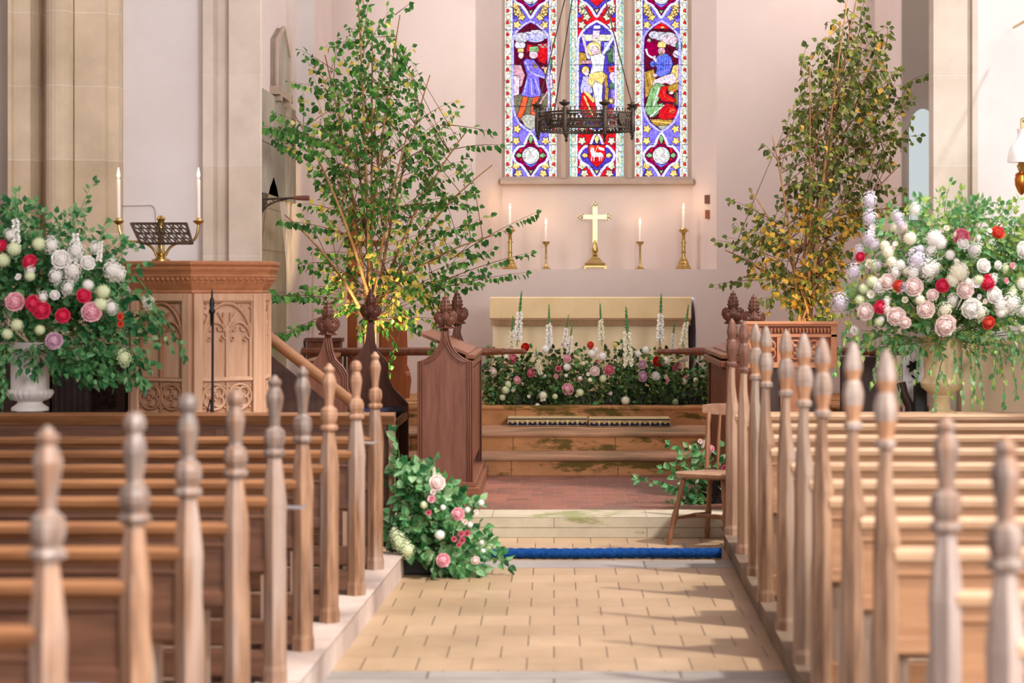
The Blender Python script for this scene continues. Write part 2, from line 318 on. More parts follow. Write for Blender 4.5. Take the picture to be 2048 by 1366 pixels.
# ================================================================ the setting
def setting():
    # floors -------------------------------------------------------
    m = MB(); m.box(-1.3, 1.4, 8.97, 12.3, -.1, 0); struct('floor', m, 'tile')
    m = MB(); m.box(-1.3, 1.4, 2.0, 8.97, -.1, 0); m.box(-1.3, 1.4, 12.3, 12.62, -.1, 0.002); struct('floor', m, 'slab')
    m = MB(); m.box(-1.3, 1.4, 12.62, 13.8, -.1, 0); m.box(-5.2, -1.3, 11.9, 13.8, -.1, 0); m.box(1.4, 4.5, 11.9, 13.8, -.1, 0); struct('floor', m, 'tile')
    m = MB(); m.box(-2.06, 3.0, 13.8, 14.25, -.1, .13); struct('altar_step', m, 'steppale', bevel=.008)
    m = MB(); m.box(-2.6, 3.6, 14.25, 16.9, -.1, .128); struct('floor', m, 'redtile')
    m = MB(); m.box(-5.2, -2.06, 13.8, 14.3, -.1, .0); m.box(3.0, 4.5, 13.8, 14.3, -.1, .0); struct('floor', m, 'slab')
    for y0, y1, z in ((16.9, 17.6, .265), (17.6, 18.7, .40), (18.7, 21.4, .556)):
        m = MB(); m.box(-2.6, 3.6, y0, y1 + .02 if y1 < 20 else y1, -.1, z - .03); struct('altar_step', m, 'step')
        m = MB(); m.box(-2.6, 3.6, y0 - .015, y1, z - .03, z); struct('altar_step', m, 'steptop' if z < .5 else 'step', bevel=.01)
    # pew platforms and kerbs
    def kerb(pts, far, mat, pm):
        m = MB(); m.prism(pts, -.05, .12, 'xy'); struct('floor', m, pm)
        return m
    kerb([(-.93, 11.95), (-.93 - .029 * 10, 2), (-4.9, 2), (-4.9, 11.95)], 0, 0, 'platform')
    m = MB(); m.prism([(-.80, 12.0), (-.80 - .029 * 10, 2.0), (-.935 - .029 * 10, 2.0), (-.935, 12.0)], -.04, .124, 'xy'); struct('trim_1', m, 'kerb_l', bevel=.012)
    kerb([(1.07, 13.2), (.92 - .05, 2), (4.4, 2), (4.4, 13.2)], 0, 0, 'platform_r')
    m = MB(); m.prism([(1.0, 13.25), (.80, 2.0), (.885, 2.0), (1.09, 13.25)], -.04, .124, 'xy'); struct('trim_2', m, 'kerb_r', bevel=.02)
    # east wall with the window recess -------------------------------
    xl, xr, sh = XX(951, 21), XX(1433, 21), ZZ(538.5, 21)
    bl, br = XX(1004, 21.35), XX(1383, 21.35)
    m = MB(); m.box(-2.6, xl, 21, 21.6, 0, 6); m.box(xr, 4.3, 21, 21.6, 0, 6); m.box(xl, xr, 21, 21.6, 0, sh)
    struct('wall_east', m, 'plaster')
    zs = 2.53
    m = MB()
    m.add([(xl, 21, sh), (bl, 21.35, sh), (bl, 21.35, 6), (xl, 21, 6)], [(0, 1, 2, 3)])
    m.add([(xr, 21, sh), (br, 21.35, sh), (br, 21.35, 6), (xr, 21, 6)], [(3, 2, 1, 0)])
    m.box(bl, br, 21.35, 21.6, sh, zs); struct('wall_east', m, 'plaster')
    # window stone frame: sill, jambs, mullions
    w = thing('window_1', 'tall three-light stained glass window above the altar', 'window', (0, 21.4, 0)); w['kind'] = 'structure'
    m = MB(); zt = 5.9
    lights = ((1010, 1113), (1140, 1247), (1270, 1375))
    e = [1003] + [v for l in lights for v in l] + [1384]
    D = 21.42
    for i in (0, 2, 4, 6):
        a, b = XX(e[i], D), XX(e[i + 1], D)
        if i in (2, 4):
            c = (a + b) / 2; m.prism([(a, D + .06), (b, D + .06), (b, D), (c + .02, D - .09), (c - .02, D - .09), (a, D)], 2.58, zt, 'xy')
        else:
            m.prism([(a, D + .1), (b, D + .1), (b, D - .0), (a, D - .06)] if i == 0 else [(a, D + .1), (b, D + .1), (b, D - .06), (a, D)], 2.58, zt, 'xy')
    obj('stone_mullions', m, 'stone_brown', w, world=True)
    m = MB(); m.prism([(21.28, 2.52), (21.28, 2.555), (21.40, 2.60), (21.55, 2.60), (21.55, 2.52)], XX(1000, 21.3), XX(1387, 21.3), 'yz')
    obj('window_sill', m, 'stone_brown', w, world=True, bevel=.006)
    glass(w)
    # chancel north wall with the splayed window reveal
    nx = -2.06
    m = MB(); m.box(nx - .5, nx, 14.9, 18.0, -.1, 6); m.box(nx - .5, nx, 19.35, 21.1, -.1, 6); m.box(nx - .5, nx, 18.0, 19.35, -.1, 2.75)
    struct('wall_north', m, 'plaster')
    m = MB(); m.box(nx - .56, nx - .5, 17.7, 19.6, 2.6, 6); struct('window_2', m, emis('north_window_daylight', (232, 238, 250), .9))
    # blocked doorway arch in the north wall
    m = MB(); pts = [(15.55, .1), (15.55, 1.7)]
    y0, y1 = 15.55, 17.05; c = (y0 + y1) / 2
    for i in range(1, 8):
        t = i / 8; pts.append((y0 + (c - y0) * t, 1.7 + .6 * math.sin(t * PI / 2)))
    pts.append((c, 2.33))
    for i in range(7, 0, -1):
        t = i / 8; pts.append((y1 - (y1 - c) * t, 1.7 + .6 * math.sin(t * PI / 2)))
    pts += [(y1, 1.7), (y1, .1)]
    m.prism(pts, nx - .02, nx + .03, 'yz'); struct('door_1', m, 'stone_door', bevel=.01)
    # south side of the chancel: wall, then the side chapel beyond an opening
    m = MB(); m.box(2.99, 3.4, 19.4, 21.1, -.1, 6); struct('wall_south', m, 'plaster')
    m = MB(); m.box(3.4, 5.2, 20.2, 20.5, -.1, 6); m.box(5.0, 5.2, 14.0, 20.5, -.1, 6); struct('wall_chapel', m, 'plaster_shaded')
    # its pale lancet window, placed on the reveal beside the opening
    m = MB(); m.box(2.99, 3.5, 19.33, 19.4, -.1, 6); struct('wall_chapel', m, 'plaster_shaded')
    m = MB(); a, b = XX(1818, 19.33), XX(1872, 19.33); cx = (a + b) / 2; zb, zt = ZZ(440, 19.33), ZZ(218, 19.33)
    pl = [(a, zb), (b, zb), (b, zt - .2)] + [(cx + (b - cx) * math.cos(t * PI / 16), zt - .2 + .2 * math.sin(t * PI / 16)) for t in range(1, 8)] + [(cx, zt)] + \
         [(cx - (b - cx) * math.cos(t * PI / 16), zt - .2 + .2 * math.sin(t * PI / 16)) for t in range(7, 0, -1)] + [(a, zt - .2)]
    m.prism(pl, 19.31, 19.335, 'xz'); struct('window_3', m, emis('chapel_window_daylight', (222, 230, 232), .75))
    # chancel arch responds and nave east wall: extruded plans ----------
    def plan(name, pts, mat, z0=-.1, z1=6.2, smooth=None):
        q = MB(); q.prism(pts, z0, z1, 'xy'); return struct(name, q, mat, smooth)
    x = lambda p, d=14.4: XX(p, d)
    shaft = [(x(97) + .085 - .085 * math.cos(t * PI / 10), 14.34 - .105 * math.sin(t * PI / 10)) for t in range(11)]
    groove = [(x(69), 14.32), (x(73), 14.42), (x(80), 14.5), (x(90), 14.5), (x(97), 14.4)]
    plan('trim_3', [(x(20), 15.0), (x(20), 14.36), (x(23), 14.3), (x(30), 14.3), (x(32), 14.34), (x(66), 14.34)] + groove + shaft +
         [(x(150), 14.38), (x(152), 14.35), (x(213), 14.35), (x(216), 14.42), (x(236), 14.42), (x(238), 15.0)], 'stone')
    plan('wall_nave', [(x(237), 15.1), (x(237), 14.55), (x(404), 14.55), (x(404), 15.1)], 'plaster_white')
    plan('trim_4', [(x(399), 15.1), (x(399), 14.5), (x(404), 14.44), (x(424), 14.44), (x(430), 14.52), (x(452), 14.52), (x(456), 14.44), (x(519), 14.44), (x(521), 14.47), (XX(522, 15.1), 15.1)], 'stone_pale')
    plan('wall_nave', [(-5.2, 15.1), (-5.2, 14.5), (x(21), 14.5), (x(21), 15.1)], 'plaster_shaded')
    plan('trim_5', [(XX(1866, 15.1), 15.1), (x(1863), 14.5), (x(1868), 14.42), (x(1936), 14.42), (x(1938), 14.47), (x(1944), 14.47), (x(1946), 14.42), (x(1957), 14.42), (x(1958), 15.1)], 'stone_pale')
    plan('wall_nave', [(x(1956), 15.1), (x(1956), 14.5), (4.6, 14.5), (4.6, 15.1)], 'plaster_white')
    # nave side walls and roofs (outside the frame); south wall and nave roof cut short to shape the sunlight
    m = MB(); m.box(4.5, 4.85, -2, 15.1, -.1, 4.3); struct('wall_nave_south', m, 'plaster_white')
    m = MB(); m.box(-5.3, -5.0, -2, 15.1, -.1, 6.2); struct('wall_nave_north', m, 'plaster_white')
    m = MB(); m.box(-5.3, ROOF_X, -2, 15.1, 6.2, 6.3); struct('ceiling', m, 'plaster_white')
    m = MB(); m.box(-5.3, 4.85, -2.2, -2, -.1, WEST_Z); struct('wall_west', m, 'plaster_white')
    m = MB(); m.box(-2.7, 5.2, 14.6, 21.6, 5.95, 6.05); struct('ceiling', m, 'plaster_white')

# ================================================================ stained glass
def glass(win):
    W, WL = (3., 3.0, 3.1), (1.25, 1.15, 2.6)
    C = dict(w=(1.6, 1.6, 1.75), l=(1.0, .95, 1.9), u=(.16, .09, .95), v=(.42, .32, 1.7), V=(.12, .03, .55), b=(.1, .12, .85), B=(.25, .35, 1.6),
             r=(1.3, .02, .03), R=(.55, .0, .1), m=(.6, .0, .28), o=(1.6, .22, .08), y=(1.9, 1.25, .4), Y=(.9, .5, .08), c=(1.5, 1.4, 1.0), g=(.5, .9, .38), G=(.16, .35, .17),
             t=(.9, 1.7, 1.6), p=(1.5, 1.1, 1.3), P=(1.3, .65, .8), k=(.03, .02, .06), a=(1.15, 1.1, 1.3), n=(.42, .38, .22), N=(.18, .14, .08), d=(.22, .01, .04), D=(.9, .88, .75))
    def one(x0, wd, kind, name, label):
        mb, cols = MB(), []
        Dg = 21.46; S = Dg / F
        def q(pts, c, ly=1, xo=0):
            vs = [((x0 + xo + u - CX) * S, Dg - ly * .0006, H - (v - CY) * S) for u, v in pts]
            mb.add(vs, [tuple(range(len(vs)))]); cols.append(C[c] if isinstance(c, str) else c)
        def line(pts, w, c, ly):
            for (a, b), (e, f) in zip(pts[:-1], pts[1:]):
                L = math.hypot(e - a, f - b) or 1; nx, ny = -(f - b) / L * w / 2, (e - a) / L * w / 2
                q([(a + nx, b + ny), (e + nx, f + ny), (e - nx, f - ny), (a - nx, b - ny)], c, ly)
        def pc(pts, c, ly=4, lead=1.3):      # a leaded piece
            if lead: line(pts + [pts[0]], lead, 'k', ly + .5)
            q(pts, c, ly)
        def mir(pts): return [(wd - u, v) for u, v in pts][::-1]
        def both(pts, c, ly=4, lead=1.3): pc(pts, c, ly, lead); pc(mir(pts), c, ly, lead)
        def ell(u, v, a, b=None, n=14, t0=0, t1=2 * PI): b = b or a; return [(u + a * math.cos(t0 + (t1 - t0) * i / n), v + b * math.sin(t0 + (t1 - t0) * i / n)) for i in range(n)]
        top, bot = -330, 357
        ce = kind == 'c'; bg, gem, star = ('r', 'v', 'c') if ce else ('v', 'R', 'y')
        q([(0, top), (wd, top), (wd, bot), (0, bot)], 'c', 0)
        q([(15, top), (wd - 15, top), (wd - 15, bot), (15, bot)], bg, 1)
        for s in (0, 1):
            f = (lambda p: p) if s == 0 else mir
            q(f([(0, top), (2, top), (2, bot), (0, bot)]), 't' if ce else 'w', 2); q(f([(11.5, top), (15, top), (15, bot), (11.5, bot)]), 'w', 2)
            line([(2.2, top), (2.2, bot)] if s == 0 else [(wd - 2.2, top), (wd - 2.2, bot)], .5, 'k', 3); line([(11.3, top), (11.3, bot)] if s == 0 else [(wd - 11.3, top), (wd - 11.3, bot)], .5, 'k', 3)
            line([(15.2, top), (15.2, bot)] if s == 0 else [(wd - 15.2, top), (wd - 15.2, bot)], .7, 'V', 3)
            k = 0; v = bot - 3
            while v > top:
                pc(f([(3, v - 5), (5, v - 6.5), (8.5, v - 3.5), (9, v), (3, v + 2)]), ('t' if ce else 'r'), 3, .7)
                q(f([(4.5, v - 4), (7, v - 3), (6, v - .5)]), 'w' if ce else 'o', 3.5)
                pc(f(ell(6.6, v - 13, 4., 5.5, 8)), 'c' if k % 2 else 'w', 3, .6)
                line(f([(3.5, v - 17), (9.5, v - 8)]), .5, 'g', 4)
                v -= 23.6 if not ce else 21.; k += 1
        m0 = wd / 2
        def medal(v, sh=False):                 # round medallion, ribbon diamond, leaves around it
            rb = [(m0, v - 46), (m0 - 8, v - 34), (m0 - 13, v - 20), (m0 - 24, v - 18), (m0 - 34, v - 6), (m0 - 36, v + 2), (m0 - 30, v + 14), (m0 - 18, v + 20), (m0 - 10, v + 30), (m0 - 3, v + 42), (m0, v + 45)]
            q([(m0, v - 44)] + rb[1:] + [p for p in mir(rb)[:-1]], gem if not ce else 'u', 2)
            for rr in (rb, mir(rb)):
                line(rr, 6.2, 'u', 5); line(rr, 4.6, 'w', 6)
                for i in range(len(rr) - 1):
                    cx, cy = (rr[i][0] + rr[i + 1][0]) / 2, (rr[i][1] + rr[i + 1][1]) / 2
                    line([(cx - 1.5, cy - 1.2), (cx + 1.5, cy + 1.2)], .6, 'v', 6.6)
            if sh:
                pc([(m0 - 17, v - 22), (m0 + 17, v - 22), (m0 + 17, v + 4), (m0 + 12, v + 14), (m0, v + 24), (m0 - 12, v + 14), (m0 - 17, v + 4)], 'r', 7, 1.2)
                q([(m0 - 13, v - 10), (m0 - 11, v - 15), (m0 - 6, v - 15), (m0 - 4, v - 6), (m0 + 8, v - 6), (m0 + 13, v - 2), (m0 + 13, v + 4), (m0 + 8, v + 3), (m0 - 6, v + 3), (m0 - 10, v + 1)], 'w', 8)
                for dx in (-10, -5, 6, 10): line([(m0 + dx, v + 2), (m0 + dx - 1, v + 11)], 1.8, 'w', 8)
                q(ell(m0 - 9, v - 15, 5.5, 5.5, 10), 'o', 7.6); q([(m0 + 3, v - 18), (m0 + 15, v - 14), (m0 + 15, v - 9), (m0 + 4, v - 12)], 'w', 8); line([(m0 + 2, v - 20), (m0 - 4, v - 4)], 1.2, 'y', 8.5)
            else:
                pc(ell(m0, v, 17.5, 17.5, 22), 'w', 7, 1.4); pc(ell(m0, v, 14.5, 14.5, 18), (1.3, 1.3, 1.25), 8, .5)
                for i in range(26):
                    a, rr = R.random() * 6.3, R.random() * 11; u, w_ = m0 + rr * math.cos(a), v + rr * math.sin(a); b = R.random() * 6.3
                    line([(u, w_), (u + 3.5 * math.cos(b), w_ + 3.5 * math.sin(b))], .7, R.choice(['a', 'y', 'l', 'n']), 9)
                both([(m0 - 16, v - 16), (m0 - 24, v - 13), (m0 - 22, v - 5), (m0 - 17, v - 5)], 'r'); both([(m0 - 16, v + 14), (m0 - 24, v + 6), (m0 - 17, v + 4)], 'r')
            both([(m0 - 18, v - 2), (m0 - 25, v - 6), (m0 - 31, v), (m0 - 25, v + 5), (m0 - 18, v + 3)], 'g' if not ce else 'y')
            q([(m0 - 14, v + 14), (m0, v + 24), (m0 + 14, v + 14), (m0, v + 19)], 'B', 6)
            pc([(m0, v + 38), (m0 - 5, v + 28), (m0, v + 30), (m0 + 5, v + 28)], 'g' if not ce else 'y', 6)
            both([(m0 - 4, v + 37), (m0 - 11, v + 22), (m0 - 6, v + 26)], 'R' if not ce else 'v', 5)
            for du, dv in ((-29.5, 21), (-25, 36), (-29.5, -29)):
                st = [(du + a * math.cos(PI / 5 * i + .3), dv + a * math.sin(PI / 5 * i + .3)) for i, a in enumerate([10, 5.5] * 5)]
                both([(m0 + a, v + b) for a, b in st], star, 5)
            both([(15.5, v + 40), (20, v + 26), (24, v + 46), (15.5, v + 46)], 'u', 3, .6)
            # finial above
            pc([(m0, v - 42), (m0 - 5, v - 34), (m0 - 2, v - 24), (m0 + 2, v - 24), (m0 + 5, v - 34)], 'g' if not ce else 'y', 6)
            both([(m0 - 3, v - 23), (m0 - 6, v - 32), (m0 - 13, v - 22)], 'r' if not ce else 'u', 5)
        medal(311, ce); medal(-9 if not ce else -11, ce); medal(-270, ce)
        # stars above the scene and the crossing ribbons
        for s_u, s_v in ((24, 20), (33, 34), (24, 50), (24, 258), (22, -60), (22, -190)):
            both([(s_u + a * math.cos(PI / 5 * i), s_v + a * math.sin(PI / 5 * i)) for i, a in enumerate([10, 5.5] * 5)], star, 5)
        oval = [(m0, 42), (m0 - 14, 50), (m0 - 28, 62), (m0 - 36, 76), (15.5, 92), (15.5, 214), (20, 230), (m0 - 24, 246), (m0 - 10, 258), (m0, 264)]
        scene = oval[1:-1] + mir(oval)[1:-1]
        q([(m0, 43)] + oval[1:-1] + [(m0, 263)] + mir(oval)[1:-1], {'l': 'd', 'c': 'u', 'r': 'd'}[kind], 3)
        for rr in (oval, mir(oval)):
            line(rr, 5.6, 'u', 12); line(rr, 4.0, 'l' if not ce else 'w', 13)
            for i in range(0, 22):
                v = 96 + i * 5.4; u = rr[4][0]
                if i % 3 != 2: line([(u - 1.5, v), (u + 1.5, v + 2)], .7, 'B', 14)
        if kind == 'l':
            for a, b, e, f in ((33, 75, 17, 10), (47, 72, 14, 9), (62, 70, 16, 11), (76, 70, 13, 9), (30, 90, 11, 9)): pc(ell(a, b, e, f, 12), 'a', 4, .7)
            pc(ell(60, 76, 20, 9, 12), 'l', 4.4, .6); pc([(66, 88), (90, 84), (92, 96), (88, 112), (80, 128), (68, 124), (62, 106)], 'r', 4); pc([(44, 88), (56, 90), (52, 104), (42, 104)], 'r', 4)
            for a in range(5): pc(ell(70 + a * 5, 90 + (a % 2) * 4, 4.5, 1.7, 7), 'D', 5, .4)
            pc([(86, 114), (94, 116), (94, 140), (84, 134)], 'G'); q(ell(89, 122, 4, 5, 8), 'g', 5)
            pc([(17, 128), (32, 130), (40, 150), (34, 172), (17, 182)], 'P'); pc([(17, 150), (30, 152), (28, 190), (17, 192)], 'p', 5)
            pc(ell(32, 110, 6, 8, 10), 'p'); pc([(25, 97), (38, 97), (38, 104), (25, 105)], 'y', 5)
            pc([(17, 188), (92, 186), (92, 236), (70, 246), (30, 242), (17, 222)], 'n', 4)
            for i in range(12): line([(18, 190 + i * 4.2), (45, 191.5 + i * 4.2), (70, 189 + i * 4.2), (91, 191 + i * 4.2)], .8, 'N', 4.8)
            pc([(30, 234), (44, 228), (60, 230), (72, 238), (66, 256), (54, 261), (40, 254)], 'D', 5)
            for i in range(9): line([(36 + i * 3.5, 236 + i % 3 * 5), (42 + i * 3.2, 240 + i % 2 * 6)], .6, 'n', 5.8)
            pc([(28, 236), (22, 236), (26, 226), (36, 192), (47, 192), (40, 222), (32, 238)], 'o', 6); pc([(56, 190), (72, 190), (56, 222), (68, 230), (66, 233), (50, 228)], 'o', 6)
            pc([(36, 124), (42, 117), (58, 120), (70, 136), (84, 150), (82, 160), (68, 154), (70, 176), (75, 192), (52, 195), (32, 191), (40, 166), (44, 150)], 'v', 7, 1.1)
            for i in range(5): line([(44 + i * 4, 158), (38 + i * 8, 190)], 1.6, 'b' if i % 2 else 'l', 8)
            line([(40, 122), (48, 140), (62, 150), (80, 156)], 2.4, 'l', 8); line([(37, 126), (46, 146)], 1.2, 'b', 8.4); pc([(52, 122), (66, 134), (60, 138)], 'Y', 8, .6)
            pc(ell(57, 109, 9, 9, 12), 'p', 8); pc([(48, 94), (66, 92), (68, 103), (48, 103)], 'g', 9, 1); line([(48, 99), (67, 98)], 1, 'G', 9.6); q(ell(62, 112, 3, 4, 8), 'P', 9)
            pc([(76, 134), (92, 134), (90, 148), (80, 150)], 'y', 8); pc([(80, 150), (94, 148), (96, 176), (84, 180)], 'p', 6); pc([(70, 136), (78, 132), (82, 140)], 'P', 9, .5)
            line([(88, 178), (72, 204), (66, 212)], 2.4, 'P', 6)
        elif kind == 'c':
            q([(30, 50), (78, 50), (80, 66), (28, 66)], 'u', 4); pc([(26, 69), (84, 69), (86, 82), (24, 82)], 'c', 5, .8); pc([(46, 82), (62, 82), (62, 240), (46, 240)], 'c', 4, .8)
            pc([(47, 51), (61, 51), (61, 58), (47, 58)], 'w', 6, .8); pc([(46, 61), (60, 61), (58, 76), (44, 78)], 'p', 6, .7)
            pc(ell(47, 98, 14.5, 14.5, 18), 'y', 7, 1.1); q(ell(47, 98, 10, 10, 14), 'c', 7.6)
            pc([(17, 84), (30, 84), (32, 106), (17, 104)], 'u', 5); pc([(17, 105), (30, 104), (36, 128), (17, 130)], 'Y', 5); pc(ell(38, 112, 6, 7, 9), 'a', 5.4); pc([(22, 122), (46, 120), (46, 127), (22, 128)], 'P', 6, .6)
            pc([(68, 84), (80, 84), (80, 104), (66, 104)], 'l', 4.6); pc([(72, 106), (86, 92), (92, 124), (78, 128)], 'G', 5); pc([(84, 88), (94, 98), (92, 130), (86, 126)], 'D', 5)
            line([(35, 112), (30, 92), (26, 74)], 6, 'V', 8); line([(35, 112), (30, 92), (26, 74)], 4.6, 'p', 9); line([(66, 108), (76, 92), (88, 72)], 7, 'V', 8); line([(66, 108), (76, 92), (88, 72)], 5.4, 'w', 9)
            q(ell(89, 68, 5, 5, 9), 'w', 9); q(ell(25, 71, 4, 4, 8), 'p', 9)
            pc(ell(50, 101, 8, 9, 12), 'p', 9, .8); q(ell(52, 105, 3, 4, 7), 'P', 10)
            pc([(40, 112), (62, 106), (70, 112), (68, 126), (66, 148), (40, 148), (44, 130)], 'w', 9, 1.1); line([(50, 116), (55, 144)], .8, 'l', 10); line([(44, 128), (66, 126)], .8, 'l', 10)
            pc([(38, 148), (66, 142), (72, 152), (64, 170), (50, 160), (44, 176), (36, 166)], 'y', 10, .9); line([(44, 150), (58, 160)], .8, 'Y', 11); pc([(66, 143), (74, 150), (76, 172), (70, 176)], 'Y', 10, .7)
            pc([(44, 170), (60, 158), (66, 166), (64, 192), (66, 232), (54, 236), (50, 200)], 'w', 9, 1.1); line([(56, 170), (58, 228)], 1.2, 'l', 10); pc([(52, 228), (66, 226), (66, 240), (50, 240)], 'p', 9, .8)
            pc([(18, 140), (40, 134), (42, 150), (34, 160), (30, 150)], 'u', 5); pc(ell(31, 141, 8, 9, 12), 'y', 6); q(ell(33, 146, 4.5, 6, 9), 'p', 7)
            pc([(26, 152), (40, 152), (46, 186), (24, 196), (20, 176)], 'l', 6)
            for i in range(10): q(ell(20 + R.random() * 22, 152 + R.random() * 40, 1.3, 1.5, 5), 'b', 7)
            pc([(26, 184), (46, 196), (56, 226), (56, 250), (34, 240), (20, 218), (22, 192)], 'r', 8, 1); line([(28, 192), (46, 232)], 3.4, 'y', 9); line([(34, 200), (50, 236)], 1.2, 'd', 9.4); line([(24, 206), (36, 238)], 1.4, 'o', 9.4); pc([(26, 183), (36, 184), (50, 200), (46, 206)], 'y', 9, .6)
            pc([(76, 134), (92, 130), (98, 140), (78, 146)], 'o', 7, 1); q(ell(86, 138, 6, 3, 8), 'r', 8); pc(ell(86, 153, 8, 10, 11), 'p', 6.6); q(ell(88, 162, 5, 5, 7), 'a', 7.6)
            pc([(78, 166), (90, 164), (92, 176), (80, 180)], 'G', 7); pc([(70, 172), (78, 176), (74, 222), (68, 222)], 'Y', 7); pc([(80, 178), (92, 176), (94, 226), (84, 222)], 'v', 6.4); line([(86, 182), (90, 216)], 2, 'P', 7)
            pc(ell(82, 202, 6, 7, 9), 'Y', 8); q(ell(82, 202, 3, 3, 7), 'c', 9); pc([(72, 218), (88, 216), (86, 238), (68, 246)], 'r', 8); pc([(84, 222), (94, 214), (92, 234)], 'g', 9)
        else:
            for a, b, e, f in ((50, 72, 15, 9), (66, 76, 18, 12), (80, 84, 12, 10), (38, 70, 11, 8), (86, 74, 7, 8)): pc(ell(a, b, e, f, 12), 'a', 4, .7)
            pc(ell(70, 80, 16, 10, 12), 'p', 4.4, .6); pc(ell(88, 92, 7, 10, 9), 'G', 4.5); pc(ell(84, 108, 9, 8, 9), 'a', 4.6, .6); pc([(50, 44), (62, 44), (74, 58), (34, 58)], 'r', 4); q(ell(55, 55, 4, 2, 7), 'y', 5)
            pc([(18, 76), (34, 78), (38, 100), (34, 140), (18, 140)], 'd', 4); pc([(22, 80), (46, 88), (46, 110), (30, 116), (22, 100)], 'R', 4.6, .5)
            line([(22, 98), (25, 109), (33, 115), (41, 113)], 3.4, 'w', 7); q(ell(28, 81, 3.5, 3.5, 8), 'D', 7)
            pc([(70, 100), (92, 118), (92, 138), (66, 140)], 'd', 4.5)
            pc([(18, 144), (38, 138), (42, 160), (34, 190), (20, 196)], 'Y', 5); line([(22, 148), (30, 186)], 1, 'N', 6); line([(28, 146), (35, 172)], 1.6, 'y', 6); pc([(76, 132), (90, 126), (92, 158), (82, 172), (70, 150)], 'y', 5); line([(84, 132), (78, 158)], 1.2, 'Y', 6); line([(88, 132), (84, 164)], 1.2, 'Y', 6)
            pc(ell(53, 102, 7.5, 9, 12), 'P', 8, 1); q(ell(53, 108, 4, 4, 8), 'n', 9); pc([(44, 91), (47, 84), (56, 83), (62, 88), (61, 95), (46, 95)], 'y', 9, 1)
            pc([(40, 118), (50, 108), (62, 107), (72, 114), (76, 128), (70, 146), (54, 154), (40, 152), (44, 136), (38, 130)], 'B', 7, 1.2)
            for i in range(5): line([(48 + i * 5, 112), (46 + i * 5, 146)], 1.3, 'b', 8)
            line([(72, 120), (68, 138), (46, 150)], 3.2, 'v', 9); pc(ell(36, 128, 6.5, 7, 10), 'B', 7); pc([(38, 112), (44, 120), (42, 126), (34, 116)], 'p', 9, .6); pc(ell(40, 151, 5, 4, 8), 'p', 10, .7)
            pc([(38, 160), (56, 152), (76, 146), (84, 158), (76, 172), (60, 166), (44, 174), (34, 170)], 'p', 8, 1); line([(42, 166), (76, 154)], 1., 'a', 9)
            pc([(32, 176), (44, 166), (60, 170), (54, 186), (44, 206), (50, 216), (36, 236), (18, 222), (24, 200)], 'g', 9, 1.1); line([(38, 176), (30, 226)], 1.2, 'G', 10); line([(48, 176), (36, 214)], 2, 'w', 10)
            pc([(52, 174), (66, 170), (62, 186), (82, 200), (78, 206), (54, 202), (46, 192)], 'r', 10, 1); line([(56, 180), (60, 194), (76, 202)], 1.6, 'o', 11); pc([(64, 172), (88, 164), (92, 176), (74, 188), (66, 182)], 'Y', 9); pc(ell(72, 186, 5, 3, 8), 'p', 11, .5)
            pc([(78, 184), (92, 182), (92, 214), (76, 210)], 'N', 7); line([(84, 186), (84, 208)], 1.6, 'Y', 8); q(ell(80, 182, 3, 3, 7), 'r', 9)
            pc([(24, 214), (56, 206), (50, 224), (36, 236), (22, 228)], 'g', 8.6, .8); line([(30, 234), (58, 210)], 2.6, 'w', 11)
            pc([(48, 222), (62, 206), (78, 210), (86, 224), (82, 236), (58, 240), (46, 236)], 'r', 10, 1.1); line([(54, 226), (66, 230), (78, 222)], 1.2, 'd', 11); q(ell(74, 222, 6, 5, 9), 'o', 10.8)
            pc([(28, 238), (56, 238), (82, 240), (74, 252), (54, 260), (38, 250)], 'Y', 6); line([(34, 242), (70, 246)], 1.6, 'y', 7); pc([(42, 252), (68, 250), (56, 262)], 'D', 7)
        for v in (-250, -180, -110, -40, 60 if not ce else 58, 130, 213, 290, 334):
            line([(0, v), (wd, v)], 1.1 if v not in (334,) else .5, 'k', 16)
        me_o = obj(name, mb, emis_attr(), win, label, world=True)
        me = me_o.data; at = me.color_attributes.new('glass', 'FLOAT_COLOR', 'CORNER')
        buf = []
        for p, c in zip(me.polygons, cols):
            for _ in range(p.loop_total): buf.extend((c[0], c[1], c[2], 1.))
        at.data.foreach_set('color', buf)
    one(1010, 103, 'l', 'stained_glass_light', 'left light with a man in a blue tunic pouring from a ewer')
    one(1140, 107, 'c', 'stained_glass_light', 'centre light with the crucifixion and a lamb on a red shield')
    one(1270, 105, 'r', 'stained_glass_light', 'right light with a seated man in blue over a kneeling reaper')
_EM = []
